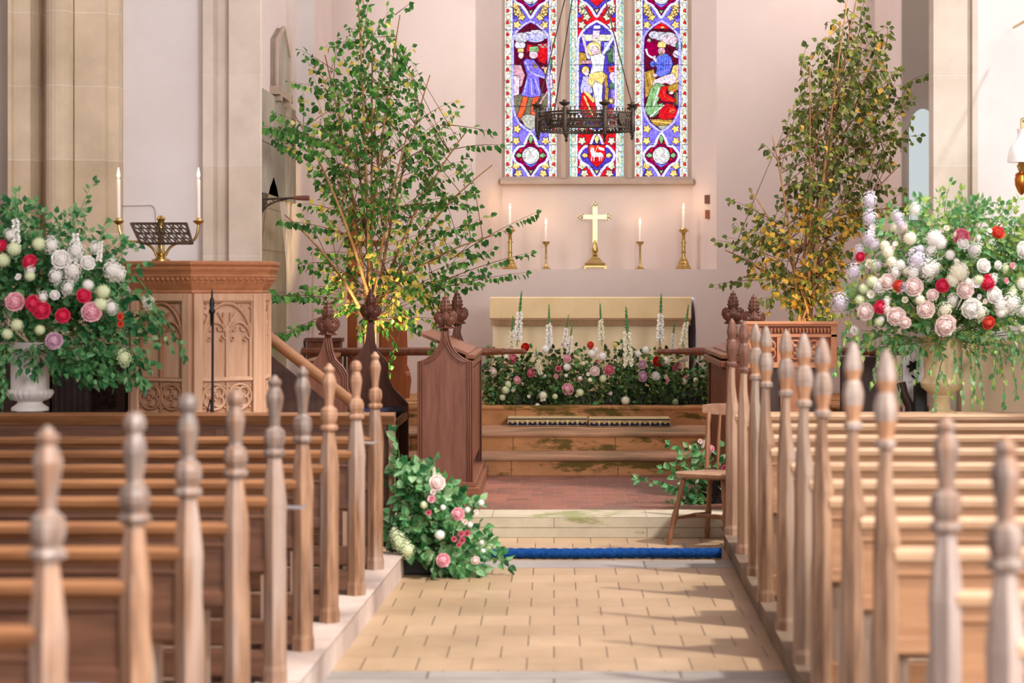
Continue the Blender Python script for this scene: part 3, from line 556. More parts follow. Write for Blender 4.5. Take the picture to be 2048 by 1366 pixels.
def emis_attr():
    if _EM: return _EM[0]
    m, nt, out = new_mat('stained_glass'); e = N(nt, 'ShaderNodeEmission'); a = N(nt, 'ShaderNodeAttribute'); a.attribute_name = 'glass'
    tc = N(nt, 'ShaderNodeTexCoord'); no = N(nt, 'ShaderNodeTexNoise'); setin(no, Scale=45., Detail=3.); nt.links.new(tc.outputs['Object'], no.inputs['Vector'])
    mr = N(nt, 'ShaderNodeMapRange'); setin(mr, From_Min=.3, From_Max=.7, To_Min=.6, To_Max=1.25); nt.links.new(no.outputs[0], mr.inputs[0])
    mu = N(nt, 'ShaderNodeVectorMath', operation='SCALE'); nt.links.new(a.outputs['Color'], mu.inputs[0]); 
    vo = N(nt, 'ShaderNodeTexVoronoi', feature='DISTANCE_TO_EDGE'); setin(vo, Scale=30.); nt.links.new(tc.outputs['Object'], vo.inputs['Vector'])
    vr = N(nt, 'ShaderNodeMapRange'); setin(vr, From_Min=.0, From_Max=.06, To_Min=.22, To_Max=1.); nt.links.new(vo.outputs[0], vr.inputs[0])
    mm = N(nt, 'ShaderNodeMath', operation='MULTIPLY'); nt.links.new(mr.outputs[0], mm.inputs[0]); nt.links.new(vr.outputs[0], mm.inputs[1]); nt.links.new(mm.outputs[0], mu.inputs['Scale'])
    nt.links.new(mu.outputs[0], e.inputs[0]); e.inputs[1].default_value = GLASS; nt.links.new(e.outputs[0], out.inputs[0]); _EM.append(m); return m
# ================================================================ pews
def oct_ring(w, d, z, ox=0., oy=0., ch=.32):
    """chamfered square ring, half widths w (x) and d (y)"""
    a, b = w * (1 - ch), d * (1 - ch)
    if ch == .32: return [(ox + w * x, oy + d * y, z) for x, y in ((0, -1), (.8, -.48), (1, 0), (.8, .48), (0, 1), (-.8, .48), (-1, 0), (-.8, -.48))]
    return [(ox + x, oy + y, z) for x, y in ((w, -b), (w, b), (a, d), (-a, d), (-w, b), (-w, -b), (-a, -d), (a, -d))]
def reg(r, z, n=8, ox=0, oy=0, rg=0.):
    return [(ox + r * (1 + rg * (i % 2)) * math.cos(2 * PI * i / n), oy + r * (1 + rg * (i % 2)) * math.sin(2 * PI * i / n), z) for i in range(n)]
FIN_L = [(.026, .806), (.036, .812), (.038, .822), (.034, .832), (.026, .836), (.029, .842), (.0345, .858), (.036, .876), (.033, .898), (.022, .908), (.0175, .914), (.019, .94), (.024, .975), (.029, 1.004), (.0295, 1.016), (.024, 1.036), (.017, 1.05), (.0225, 1.062), (.0235, 1.07), (.015, 1.078), (.009, 1.088), (.002, 1.092)]
FIN_K = [(.026, .806), (.036, .812), (.038, .822), (.034, .832), (.026, .836), (.03, .846), (.036, .862), (.036, .88), (.03, .9), (.021, .908), (.019, .92), (.024, .96), (.028, .99), (.026, 1.01), (.019, 1.034), (.018, 1.04), (.025, 1.048), (.0265, 1.064), (.022, 1.08), (.012, 1.09), (.002, 1.092)]
FIN_R = [(.02, .962), (.026, .966), (.027, .982), (.021, .988), (.019, .994), (.0215, 1.01), (.028, 1.04), (.031, 1.066), (.030, 1.082), (.024, 1.108), (.0185, 1.118), (.0205, 1.13), (.0265, 1.15), (.027, 1.165), (.023, 1.19), (.016, 1.215), (.008, 1.232), (.002, 1.238)]
def make_pew(side, label, kind, loc, rz=0, group=None, length=2.6, fr=1., fin=None, mats=('pew', 'pew_x', 'pew_panel', 'finial'), hs=1., wob=0.):
    """kind L: stout post with octagonal finial; R: taller, slimmer post"""
    t = thing('pew', label, 'pew', loc, rz, group)
    s = side
    m = MB()
    if kind == 'L':
        rings = [oct_ring(.046, .05, 0), oct_ring(.046, .05, .05), oct_ring(.041, .046, .07), oct_ring(.041, .046, .56), oct_ring(.044, .048, .64), oct_ring(.042, .046, .665), oct_ring(.034, .038, .74), oct_ring(.027, .03, .79), oct_ring(.0255, .026, .806)]
        prof = fin or FIN_L
    else:
        rings = [oct_ring(.044, .05, 0), oct_ring(.044, .05, .04), oct_ring(.036, .045, .06), oct_ring(.036, .045, .66, .0), oct_ring(.038, .046, .71, .003), oct_ring(.03, .038, .78, -.001), oct_ring(.023, .028, .86, -.004), oct_ring(.019, .022, .93, -.002), oct_ring(.02, .02, .962)]
        prof = FIN_R
    m.loft(rings); post = obj('bench_end_post', m, mats[0], t, bevel=.003)
    m = MB(); m.loft([reg(r * fr, z * hs + (1 - hs) * prof[0][1], 8, 0, 0, -.06) for r, z in prof])
    if kind == 'R':
        m.m = [1 if (.99 < sum(m.v[q][2] for q in f) / len(f) < 1.035 or 1.118 < sum(m.v[q][2] for q in f) / len(f) < 1.15) else 0 for f in m.f]  # browner bands on the lower part of each bulb
        obj('finial', m, [mats[3], 'finial_brown' if mats[3] != 'dark_end' else 'dark_end'], post, 'turned finial with bulbs browner below', bevel=.0015)
    else: obj('finial', m, mats[3], post, 'weathered turned and faceted finial', bevel=.0015)
    top = .665 if kind == 'L' else .69
    # bench end board running towards the altar
    m = MB(); pl = [(.04, 0), (.19, 0), (.19, .40), (.15, .46), (.10, .52), (.07, .60), (.04, .64)]
    m.prism(pl, -.02, .02, 'yz'); m.box(-.05 + .1 * s - .015, -.05 + .1 * s + .015, .02, .36, 0, .385); obj('bench_end_board', m, mats[0], t, bevel=.003)
    x0, x1 = (-length, -.02) if s < 0 else (.02, length)
    m = MB(); prof2 = [(-.035, top - .03), (-.038, top - .012), (-.03, top - .001), (-.01, top + .004), (.012, top), (.022, top - .014), (.02, top - .034), (-.012, top - .05), (-.018, top - .042)]
    m.prism(prof2, x0, x1, 'yz'); obj('top_rail', m, mats[1], t, smooth=40)
    m = MB(); m.box(x0, x1, -.012, .012, .40, top - .03); m.box(x0, x1, -.018, .016, .40, .445); m.box(x0, x1, -.024, .0, top - .075, top - .062); obj('backrest', m, mats[2], t, bevel=.003)
    m = MB(); m.box(x0, x1, .01, .37, .385, .415); obj('seat', m, mats[1], t, bevel=.008)
    m = MB(); m.box(x0, x1, -.02, .02, .03, .12); obj('foot_rail', m, mats[2], t, bevel=.003)
    return t
LD = [4.93, 5.70, 6.44, 7.12, 8.0, 8.72, 9.46, 10.30, 11.25]
LX = [95, 269, 376, 471, 549, 605, 658, 712, 750]
ORD = ['first', 'second', 'third', 'fourth', 'fifth', 'sixth', 'seventh', 'eighth', 'ninth']
RD = [12.85, 11.92, 11.0, 10.1, 9.25, 8.42, 7.72, 7.04, 6.2]
RX = [1464, 1488, 1511, 1532, 1572, 1608, 1645, 1706, 1772]
def pews():
    ex = {0: 'its weathered finial blurred', 8: 'nearest the pulpit', 7: 'with a round-capped dark-lined finial',
          2: 'with a flat-shaded weathered finial', 4: 'with a slim knobbed finial', 5: 'with a flared cup finial', 6: 'with a tan vase-shaped finial'}
    for i, (d, x) in enumerate(zip(LD, LX)):
        fin = FIN_K if i in (1, 2, 3, 7) else FIN_L
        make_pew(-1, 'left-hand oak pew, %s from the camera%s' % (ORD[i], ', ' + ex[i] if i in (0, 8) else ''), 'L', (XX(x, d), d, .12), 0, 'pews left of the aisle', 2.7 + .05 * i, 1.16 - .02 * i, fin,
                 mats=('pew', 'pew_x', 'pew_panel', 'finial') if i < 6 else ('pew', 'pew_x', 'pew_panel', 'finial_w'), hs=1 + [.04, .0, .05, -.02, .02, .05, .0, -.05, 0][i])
    for i, (d, x) in enumerate(zip(RD, RX)):
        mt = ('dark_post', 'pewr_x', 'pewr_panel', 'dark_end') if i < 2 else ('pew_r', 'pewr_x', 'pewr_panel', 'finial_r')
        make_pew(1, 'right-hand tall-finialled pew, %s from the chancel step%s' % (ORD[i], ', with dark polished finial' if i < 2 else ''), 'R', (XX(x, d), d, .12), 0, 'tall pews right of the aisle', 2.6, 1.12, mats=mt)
    for i, (d, x, nm) in enumerate(((5.5, 1892, 'right-hand oak pew with knobbed grey finial, second nearest the camera'), (4.74, 2011, 'right-hand oak pew with knobbed grey finial, nearest the camera'))):
        make_pew(1, nm, 'L', (XX(x, d), d, .12), 0, 'pews with knobbed finials right of the aisle', 2.4, 1.12, mats=('pew_g', 'pewr_x', 'pewr_panel', 'finial'))
    # front screens of the two blocks
    def front(name, label, x0, x1, y, top, mats):
        t = thing(name, label, 'screen', ((x0 + x1) / 2, y, .12)); c = (x0 + x1) / 2
        m = MB(); p = [(-.05, top - .02), (-.055, top - .008), (-.04, top), (.06, top + .004), (.07, top - .01), (.06, top - .035), (-.02, top - .06), (-.03, top - .04)]
        m.prism(p, x0 - c, x1 - c, 'yz'); obj('top_rail', m, mats[0], t, smooth=40)
        m = MB(); m.box(x0 - c + .02, x1 - c - .02, -.012, .015, .02, top - .04)
        k = x0 - c + .1
        while k < x1 - c - .1: m.box(k, k + .05, -.024, -.012, .06, top - .07); k += .42
        m.box(x0 - c + .02, x1 - c - .02, -.024, -.012, .02, .09); m.box(x0 - c + .02, x1 - c - .02, -.02, -.012, top - .13, top - .07)
        obj('panelling', m, mats[1], t, bevel=.003)
        e = (x1 - c if x1 < 0 else x0 - c)
        m = MB(); m.prism([(-.04, 0), (.04, 0), (.04, top - .06), (-.04, top - .06), (-.05, top - .3), (-.035, top - .5)], e - .03, e + .0, 'yz'); obj('end_board', m, 'pew', t, bevel=.006)
    front('panelled_screen', 'long panelled screen with moulded rail in front of the left-hand pews', -3.6, XX(786, 12.1) + .01, 12.1, .735, ('pew_x', 'pew_panel'))
    front('panelled_screen', 'pale moulded rail and screen in front of the right-hand pews', XX(1532, 13.55), 3.6, 13.55, .66, ('pewr_x', 'pewr_panel'))
    # small things on and about the pews
    for i, (px, py, d) in enumerate(((735, 886, 10.9), (587, 1015, 8.3))):
        t = MB(); c = P(px, py, d); t.tube([c + Vector((-.035, 0, 0)), c + Vector((.03, 0, 0)), c + Vector((.045, 0, .008))], .007, 8)
        t.ball(tuple(c + Vector((-.035, 0, 0))), .011, 8, 6)
        tag(obj('coat_hook', t, 'silver', smooth=60), 'small silver hook screwed to the %s left-hand pew end' % ('eighth' if i == 0 else 'fifth'), 'hook', 'silver hooks on pew ends')
    def cushion(c, sx, sy, sz, mat, label, name='kneeler', cat='kneeler'):
        m = MB(); rings = []
        for z, k in ((0, .9), (.12, .98), (.5, 1), (.88, .98), (1, .9)):
            rings.append([(c[0] + sx * k * math.copysign(min(1, abs(math.cos(a)) ** .35), math.cos(a)), c[1] + sy * k * math.copysign(abs(math.sin(a)) ** .35, math.sin(a)), c[2] + z * sz) for a in [2 * PI * i / 24 for i in range(24)]])
        m.loft(rings); return tag(obj(name, m, mat, smooth=50), label, cat)
    cushion((-1.14, 5.17, .537), .10, .1, .06, 'bluecush', 'light blue cushion on the seat of the nearest left-hand pew', 'cushion', 'cushion')
    for i, (dd, off) in enumerate(((6.44, .17), (7.12, .18), (8.0, .15))):
        xp = XX(LX[i + 2], dd); m = MB(); c = (xp - off, dd + .13, .536)
        m.box(c[0] - .05, c[0] + .05, c[1] - .07, c[1] + .07, c[2], c[2] + .03); b = obj('hymn_book', m, 'paper', bevel=.004)
        m = MB(); m.box(c[0] - .047, c[0] + .052, c[1] - .067, c[1] + .067, c[2] + .006, c[2] + .024); obj('pages', m, 'wax', b)
        tag(b, 'pale hymn book on the %s left-hand pew seat' % ORD[i + 2], 'book', 'hymn books on the left-hand pews')

# ================================================================ chancel stalls
def poppyhead(parent, x, y, z, s=1., mat='poppy'):
    m = MB()
    m.lathe([(.03 * s, 0), (.034 * s, .01 * s), (.024 * s, .02 * s), (.018 * s, .035 * s)], 12, (x, y, z))
    m.lathe([(.03 * s, .03 * s), (.05 * s, .035 * s), (.028 * s, .045 * s), (.02 * s, .055 * s)], 16, (x, y, z), ridge=.25, nr=6)
    # ridged onion-shaped scroll lobes either side, a smaller pair front and back
    path = [(.0, .05), (.035, .058), (.062, .075), (.078, .105), (.074, .135), (.056, .152), (.038, .146), (.034, .128), (.046, .118)]
    for sx, sy, k in ((1, 0, 1), (-1, 0, 1), (0, 1, .6), (0, -1, .6)):
        for q, off in ((1., 0.), (.84, -.012), (.84, .012), (.66, -.022), (.66, .022)):
            pts = [Vector((x + sx * (u * q * s * k) + sy * off * s * 0 + (off * s if sy else 0), y + sy * (u * q * s * k) + (off * s if sx else 0), z + (.1 + (w - .1) * q) * s)) for u, w in path]
            m.tube(pts, [(.012 - .0007 * i) * s for i in range(len(pts))], 6)
        m.ball((x + sx * .036 * s * k, y + sy * .036 * s * k, z + .098 * s), .036 * s * k, 10, 8)
        m.tube([(x + sx * .01, y + sy * .01, z + .04 * s), (x + sx * .05 * s, y + sy * .05 * s, z + .05 * s), (x + sx * .066 * s, y + sy * .066 * s, z + .036 * s)], [.01 * s, .009 * s, .004 * s], 6)
    for k in range(8):
        for w in range(5): a = PI / 4 * k; rr = (.036, .040, .036, .027, .016)[w] * s; m.ball((x + rr * math.cos(a), y + rr * math.sin(a), z + (.15 + .026 * w) * s), .007 * s, 5, 4)
    m.lathe([(.016 * s, .13 * s), (.034 * s, .15 * s), (.038 * s, .18 * s), (.032 * s, .21 * s), (.02 * s, .245 * s), (.008 * s, .27 * s), (.002, .282 * s)], 24, (x, y, z), ridge=.13, nr=8, twist=28 / s)
    return obj('poppyhead', m, mat, parent, 'carved fleur-shaped poppyhead', smooth=50, world=True)
def gothic_end(m, xc, y0, y1, z0, zt, hw, neck):
    """end panel outline: straight sides then ogee shoulders rising to a narrow neck at zt"""
    sh = zt - .2; pts = [(xc - hw, z0), (xc + hw, z0), (xc + hw, sh)]
    n = 12; half = []
    for i in range(1, n + 1):
        t = i / n; k = .5 - .5 * math.cos(PI * t) if t < 1 else 1
        half.append((hw + (neck - hw) * (1 - (1 - t) ** 1.9), sh + .2 * (t ** 1.5)))
    pts += [(xc + a, b) for a, b in half] + [(xc - a, b) for a, b in half[::-1]] + [(xc - hw, sh)]
    m.prism(pts, y0, y1, 'xz')
    # moulded edge: thin tube bundle following the outline on the near face
    for k in (.0, .016, .03):
        pp = [Vector((xc + hw - k, y0 - .004, z0 + .12)), Vector((xc + hw - k, y0 - .004, sh))] + [Vector((xc + max(a - k, .004), y0 - .004, b - k * .3)) for a, b in half]
        m.tube(pp, .006, 6); m.tube([Vector((2 * xc - p.x, p.y, p.z)) for p in pp], .006, 6)
def stall_desk(label, xc, y0, y1, side, mat, matx, zb=.13):
    """choir desk: two poppyhead ends joined by a boarded front facing the central aisle"""
    t = thing('choir_desk', label, 'choir desk', (xc, (y0 + y1) / 2, zb)); hw = .18; zt = 1.245
    for k, yy in enumerate((y0, y1 - .07)):
        m = MB(); gothic_end(m, xc, yy, yy + .07, zb + .0, zt, hw, .022)
        e = obj('desk_end', m, mat, t, world=True, bevel=.004, smooth=35); poppyhead(e, xc, yy + .035, zt - .01, .92 if k == 0 else 1.0)
    xf = xc + side * (hw - .03); xg = xc + side * (hw - .055)
    a, b = min(xf, xg), max(xf, xg)
    m = MB(); m.box(a, b, y0 + .07, y1 - .07, zb + .18, 1.02)
    k = y0 + .12; fx = xf
    while k < y1 - .14:
        m.box(min(fx, fx + side * .02), max(fx, fx + side * .02), k, k + .05, zb + .22, .98); k += .105
    obj('boarded_front', m, mat, t, world=True, bevel=.005)
    m = MB(); m.box(min(xf, xf + side * .03) - .04, max(xf, xf + side * .03), y0 + .07, y1 - .07, 1.0, 1.045); m.box(min(xf, xf + side * .045) - .02, max(xf, xf + side * .045), y0 + .07, y1 - .07, 1.06, 1.09)
    obj('top_moulding', m, matx, t, world=True, bevel=.006)
    m = MB(); m.add([(xf, y0 + .07, 1.10), (xf, y1 - .07, 1.10), (xf - side * .32, y1 - .07, 1.235), (xf - side * .32, y0 + .07, 1.235), (xf, y0 + .07, 1.08), (xf, y1 - .07, 1.08), (xf - side * .32, y1 - .07, 1.215), (xf - side * .32, y0 + .07, 1.215)],
                    [(0, 1, 2, 3), (7, 6, 5, 4), (0, 4, 5, 1), (1, 5, 6, 2), (2, 6, 7, 3), (3, 7, 4, 0)])
    obj('book_slope', m, matx, t, world=True)
    m = MB(); m.box(xc - hw - .03, xc + hw + .05, y0 - .02, y1 + .03, zb, zb + .085); m.box(xc - hw - .01, xc + hw + .025, y0 - .008, y1 + .01, zb + .085, zb + .12); obj('plinth', m, matx, t, world=True, bevel=.006)
def stalls():
    stall_desk('dark oak choir desk with poppyheads left of the altar steps', -.72, 14.9, 16.75, 1, 'stall', 'stall_x')
    stall_desk('red-brown choir desk with poppyheads behind the right-hand pews', 1.33, 14.95, 16.75, -1, 'stall_r', 'stall_r')
    # bench behind the left desk, with arm-shaped ends
    t = thing('choir_stall', 'dark choir stall bench with swept arm ends and navy cushion, left', 'choir stall', (-1.45, 15.9, .13))
    for (px, d, zt) in ((655, 14.9, 1.20), (741, 16.9, 1.27)):
        xc = XX(px, d); m = MB(); z0 = .13
        out = [(xc - .17, z0), (xc + .28, z0), (xc + .28, .66), (xc + .25, .70), (xc + .17, .78), (xc + .13, .87), (xc + .13, .96), (xc + .10, 1.01), (xc + .05, 1.06), (xc + .03, 1.12), (xc + .02, zt), (xc - .02, zt), (xc - .04, 1.12), (xc - .08, 1.05), (xc - .14, .99), (xc - .17, .92)]
        m.prism(out, d, d + .06, 'xz')
        for k in (0, .014, .028):
            m.tube([Vector((x - k, d - .004, z - k * .3)) for x, z in out[2:11]], .006, 6)
        e = obj('stall_end', m, 'stall', t, world=True, smooth=35, bevel=.004); poppyhead(e, xc, d + .03, zt - .01, .95)
    m = MB(); m.prism([(14.95, .56), (16.9, .56), (16.9, .60), (14.95, .60)], -1.62, -1.10, 'yz'); obj('seat', m, 'stall_x', t, world=True, bevel=.01)
    m = MB(); m.box(-1.6, -1.13, 15.0, 16.85, .60, .65); obj('seat_cushion', m, 'navy', t, 'navy blue seat cushion', world=True, bevel=.02)
    m = MB(); m.box(-1.66, -1.62, 14.95, 16.9, .2, 1.02); m.box(-1.68, -1.60, 14.95, 16.9, 1.02, 1.05); obj('seat_back', m, 'stall', t, world=True, bevel=.005)
    m = MB(); m.box(-1.2, -1.15, 15.0, 15.06, .13, .56); m.box(-1.2, -1.15, 16.6, 16.66, .13, .56); obj('seat_leg', m, 'stall', t, world=True)
    # tall shouldered chair back near the sanctuary
    t = thing('bishops_chair', 'orange-brown tall-backed sanctuary chair behind the left stalls', 'chair', (-1.27, 18.2, .40))
    m = MB(); d = 18.42
    o = [P(768, 800, d), P(808, 800, d), P(812, 765, d), P(808, 745, d), P(803, 735, d), P(804, 700, d), P(802, 650, d), P(806, 626, d), P(795, 632, d), P(775, 645, d), P(762, 655, d)]
    m.prism([(p.x, max(p.z, .4)) for p in o] , d, d + .05, 'xz'); obj('side_panel', m, 'orangewood', t, world=True, bevel=.01)
    m = MB(); m.prism([(p.x, max(p.z, .4)) for p in o], d + .5, d + .55, 'xz'); obj('side_panel', m, 'orangewood', t, world=True, bevel=.01)
    m = MB(); m.box(o[10].x - .02, o[10].x + .03, d + .05, d + .5, .42, 1.25); obj('backrest', m, 'orangewood', t, world=True, bevel=.005)
    m = MB(); m.box(o[10].x + .03, o[2].x, d + .05, d + .5, .80, .84); obj('seat', m, 'orangewood', t, world=True, bevel=.01)
    # wooden post with arched bracket seen through the left birch
    t = thing('wooden_stand', 'tall brown wooden post with curved bracket behind the left birch', 'post', (XX(703, 18.9), 18.9, .556)); d = 18.9; x = XX(703, d)
    m = MB(); m.box(x - .035, x + .045, d, d + .08, .556, ZZ(415, d)); obj('post', m, 'orangewood', t, world=True, bevel=.006)
    m = MB(); pts = [P(668, 572, d), P(680, 556, d), P(697, 547, d), P(725, 546, d)]; m.tube([p + Vector((0, .02, 0)) for p in pts], .03, 8); obj('bracket', m, 'orangewood', t, world=True, smooth=60)
    m = MB(); m.box(x - .12, x + .14, d - .08, d + .18, .556, .61); m.box(XX(694, d), XX(768, d), d + .02, d + .06, ZZ(492, d), ZZ(480, d)); obj('cross_bar', m, 'orangewood', t, world=True, bevel=.006)
    # small red-brown bookcase top left
    t = thing('wooden_box', 'small red-brown wooden box on the chancel ledge, left', 'box', (XX(648, 18.5), 18.5, 1.05)); d = 18.5
    m = MB(); m.box(XX(614, d), XX(680, d), d, d + .2, .4, ZZ(684, d)); obj('body', m, 'stall_r', t, world=True, bevel=.004)
    m = MB(); m.box(XX(610, d), XX(684, d), d - .01, d + .21, ZZ(684, d), ZZ(676, d)); obj('lid', m, 'stall', t, world=True, bevel=.003)

# ================================================================ communion rails
def rails():
    z = 1.02
    for side, x0, x1, lab in ((1, -2.05, XX(1052, 18.3), 'turned oak communion rail ending left of the altar flowers'), (-1, 2.95, XX(1313, 18.3), 'turned oak communion rail ending right of the altar flowers')):
        t = thing('communion_rail', lab, 'communion rail', ((x0 + x1) / 2, 18.3, .40))
        L = abs(x1 - x0); sg = 1 if x1 > x0 else -1
        prof = [(.0, .03), (.7, .034), (L - .62 if L > .8 else .1, .034), (L - .45, .032), (L - .30, .034), (L - .285, .026), (L - .27, .03), (L - .2, .024), (L - .185, .029), (L - .17, .022), (L - .04, .021), (L - .03, .027), (L - .005, .02), (L, .002)]
        m = MB(); rings = []
        for s, r in prof:
            rings.append([(x0 + sg * s, 18.3 + r * math.cos(a), z + r * math.sin(a)) for a in [2 * PI * i / 14 for i in range(14)]])
        m.loft(rings); obj('rail', m, 'stall_r', t, world=True, smooth=50)
        for xs in (x0 + sg * .35, x1 - sg * .55):
            m = MB(); m.tube([(xs, 18.3, .40), (xs, 18.3, z - .02)], .012, 8); m.lathe([(.06, .40), (.06, .41), (.02, .43)], 12, (xs, 18.3, 0))
            for s2 in (-1, 1):
                m.tube([(xs + s2 * (.012 + .12 * math.sin(PI * i / 14)), 18.3, z - .03 - .22 * (i / 14)) for i in range(15)], .006, 6)
            obj('iron_standard', m, 'iron', t, world=True, smooth=60)

# ================================================================ pulpit
def hexpts(c, r, z, rot=0): return [(c[0] + r * math.sin(rot + PI / 3 * i), c[1] - r * math.cos(rot + PI / 3 * i), z) for i in range(6)]
def tracery(m, w, z0, z1, r=.0065):
    """two-light gothic tracery in a panel u:0..w, v:z0..z1 drawn at y=0"""
    h = z1 - z0; sp = z1 - h * .42; T = lambda pts, rr=r: m.tube(pts, rr, 6)
    V = lambda a, b, y=0.: Vector((a, y, b))
    c = w / 2
    def pointed(x0, x1, zs, ht, rr=r, n=9):
        mid = (x0 + x1) / 2; L = []
        for i in range(n + 1):
            t = i / n; L.append(V(x0 + (mid - x0) * (1 - math.cos(t * PI / 2)) ** .9, zs + ht * math.sin(t * PI / 2) ** 1.0))
        T(L, rr); T([V(x0 + x1 - p.x, p.z) for p in L], rr)
    T([V(0, z0), V(w, z0)], r * 1.2); T([V(0, z1), V(w, z1)]); T([V(.002, z0), V(.002, z1)]); T([V(w - .002, z0), V(w - .002, z1)])
    pointed(.012, w - .012, sp, z1 - sp - .01, r * 1.25)
    for x0, x1 in ((.012, c), (c, w - .012)):
        pointed(x0, x1, sp - h * .05, h * .20)
        mid, q = (x0 + x1) / 2, (x1 - x0) / 2
        for s in (-1, 1):   # cusps
            T([V(mid + s * q * .95, sp - h * .07), V(mid + s * q * .55, sp - h * .03), V(mid + s * q * .42, sp - h * .075), V(mid + s * q * .62, sp - h * .09)], r * .8)
            T([V(mid + s * q * .5, sp + h * .04), V(mid + s * q * .22, sp + h * .05), V(mid + s * q * .2, sp + h * .09)], r * .8)
        T([V(mid + (q * .7 if x0 < .1 * w else -q * .7), sp + h * .03), V(mid + (q * .7 if x0 < .1 * w else -q * .7), sp + h * .28)], r * .8)
        T([V(x0 if x0 < .1 * w else x1, z0), V(x0 if x0 < .1 * w else x1, sp)])
    T([V(c, z0), V(c, sp + h * .1)], r * 1.3); T([V(c, sp + h * .08), V(c - .06, sp + h * .28)], r * .8); T([V(c, sp + h * .08), V(c + .06, sp + h * .28)], r * .8)
    rr = random.Random(3)
    for s in (0, 1):        # leafy spandrels
        for i in range(16):
            u, v = rr.random() * .3 * w, z1 - .01 - rr.random() * h * .25
            if v > z1 - h * .27 + u * .9: 
                u2 = u if s == 0 else w - u; m.ball((u2, .0, v), .007, 6, 4)
def quatband(m, w, z0, z1, n=2, r=.006):
    h = z1 - z0; q = w / n
    for i in range(n):
        cx, cz = q * (i + .5), (z0 + z1) / 2; R0 = min(q, h) * .46
        m.tube([Vector((cx + R0 * math.cos(a), 0, cz + R0 * math.sin(a))) for a in [2 * PI * k / 20 for k in range(21)]], r, 6)
        for k in range(4):
            a0 = PI / 4 + k * PI / 2; ux, uz = cx + R0 * .5 * math.cos(a0), cz + R0 * .5 * math.sin(a0)
            m.tube([Vector((ux + R0 * .42 * math.cos(a), 0, uz + R0 * .42 * math.sin(a))) for a in [a0 - 2.2 + 4.4 * j / 10 for j in range(11)]], r * .8, 5)
            m.ball((cx + R0 * 1.25 * math.cos(a0), 0, cz + R0 * 1.15 * math.sin(a0)), .008, 6, 4)
        for k in range(6): m.ball((cx + .018 * math.cos(k), .0, cz + .018 * math.sin(k)), .008, 6, 4)
        if i: m.tube([Vector((q * i, 0, z0)), Vector((q * i, 0, z1))], r, 6)
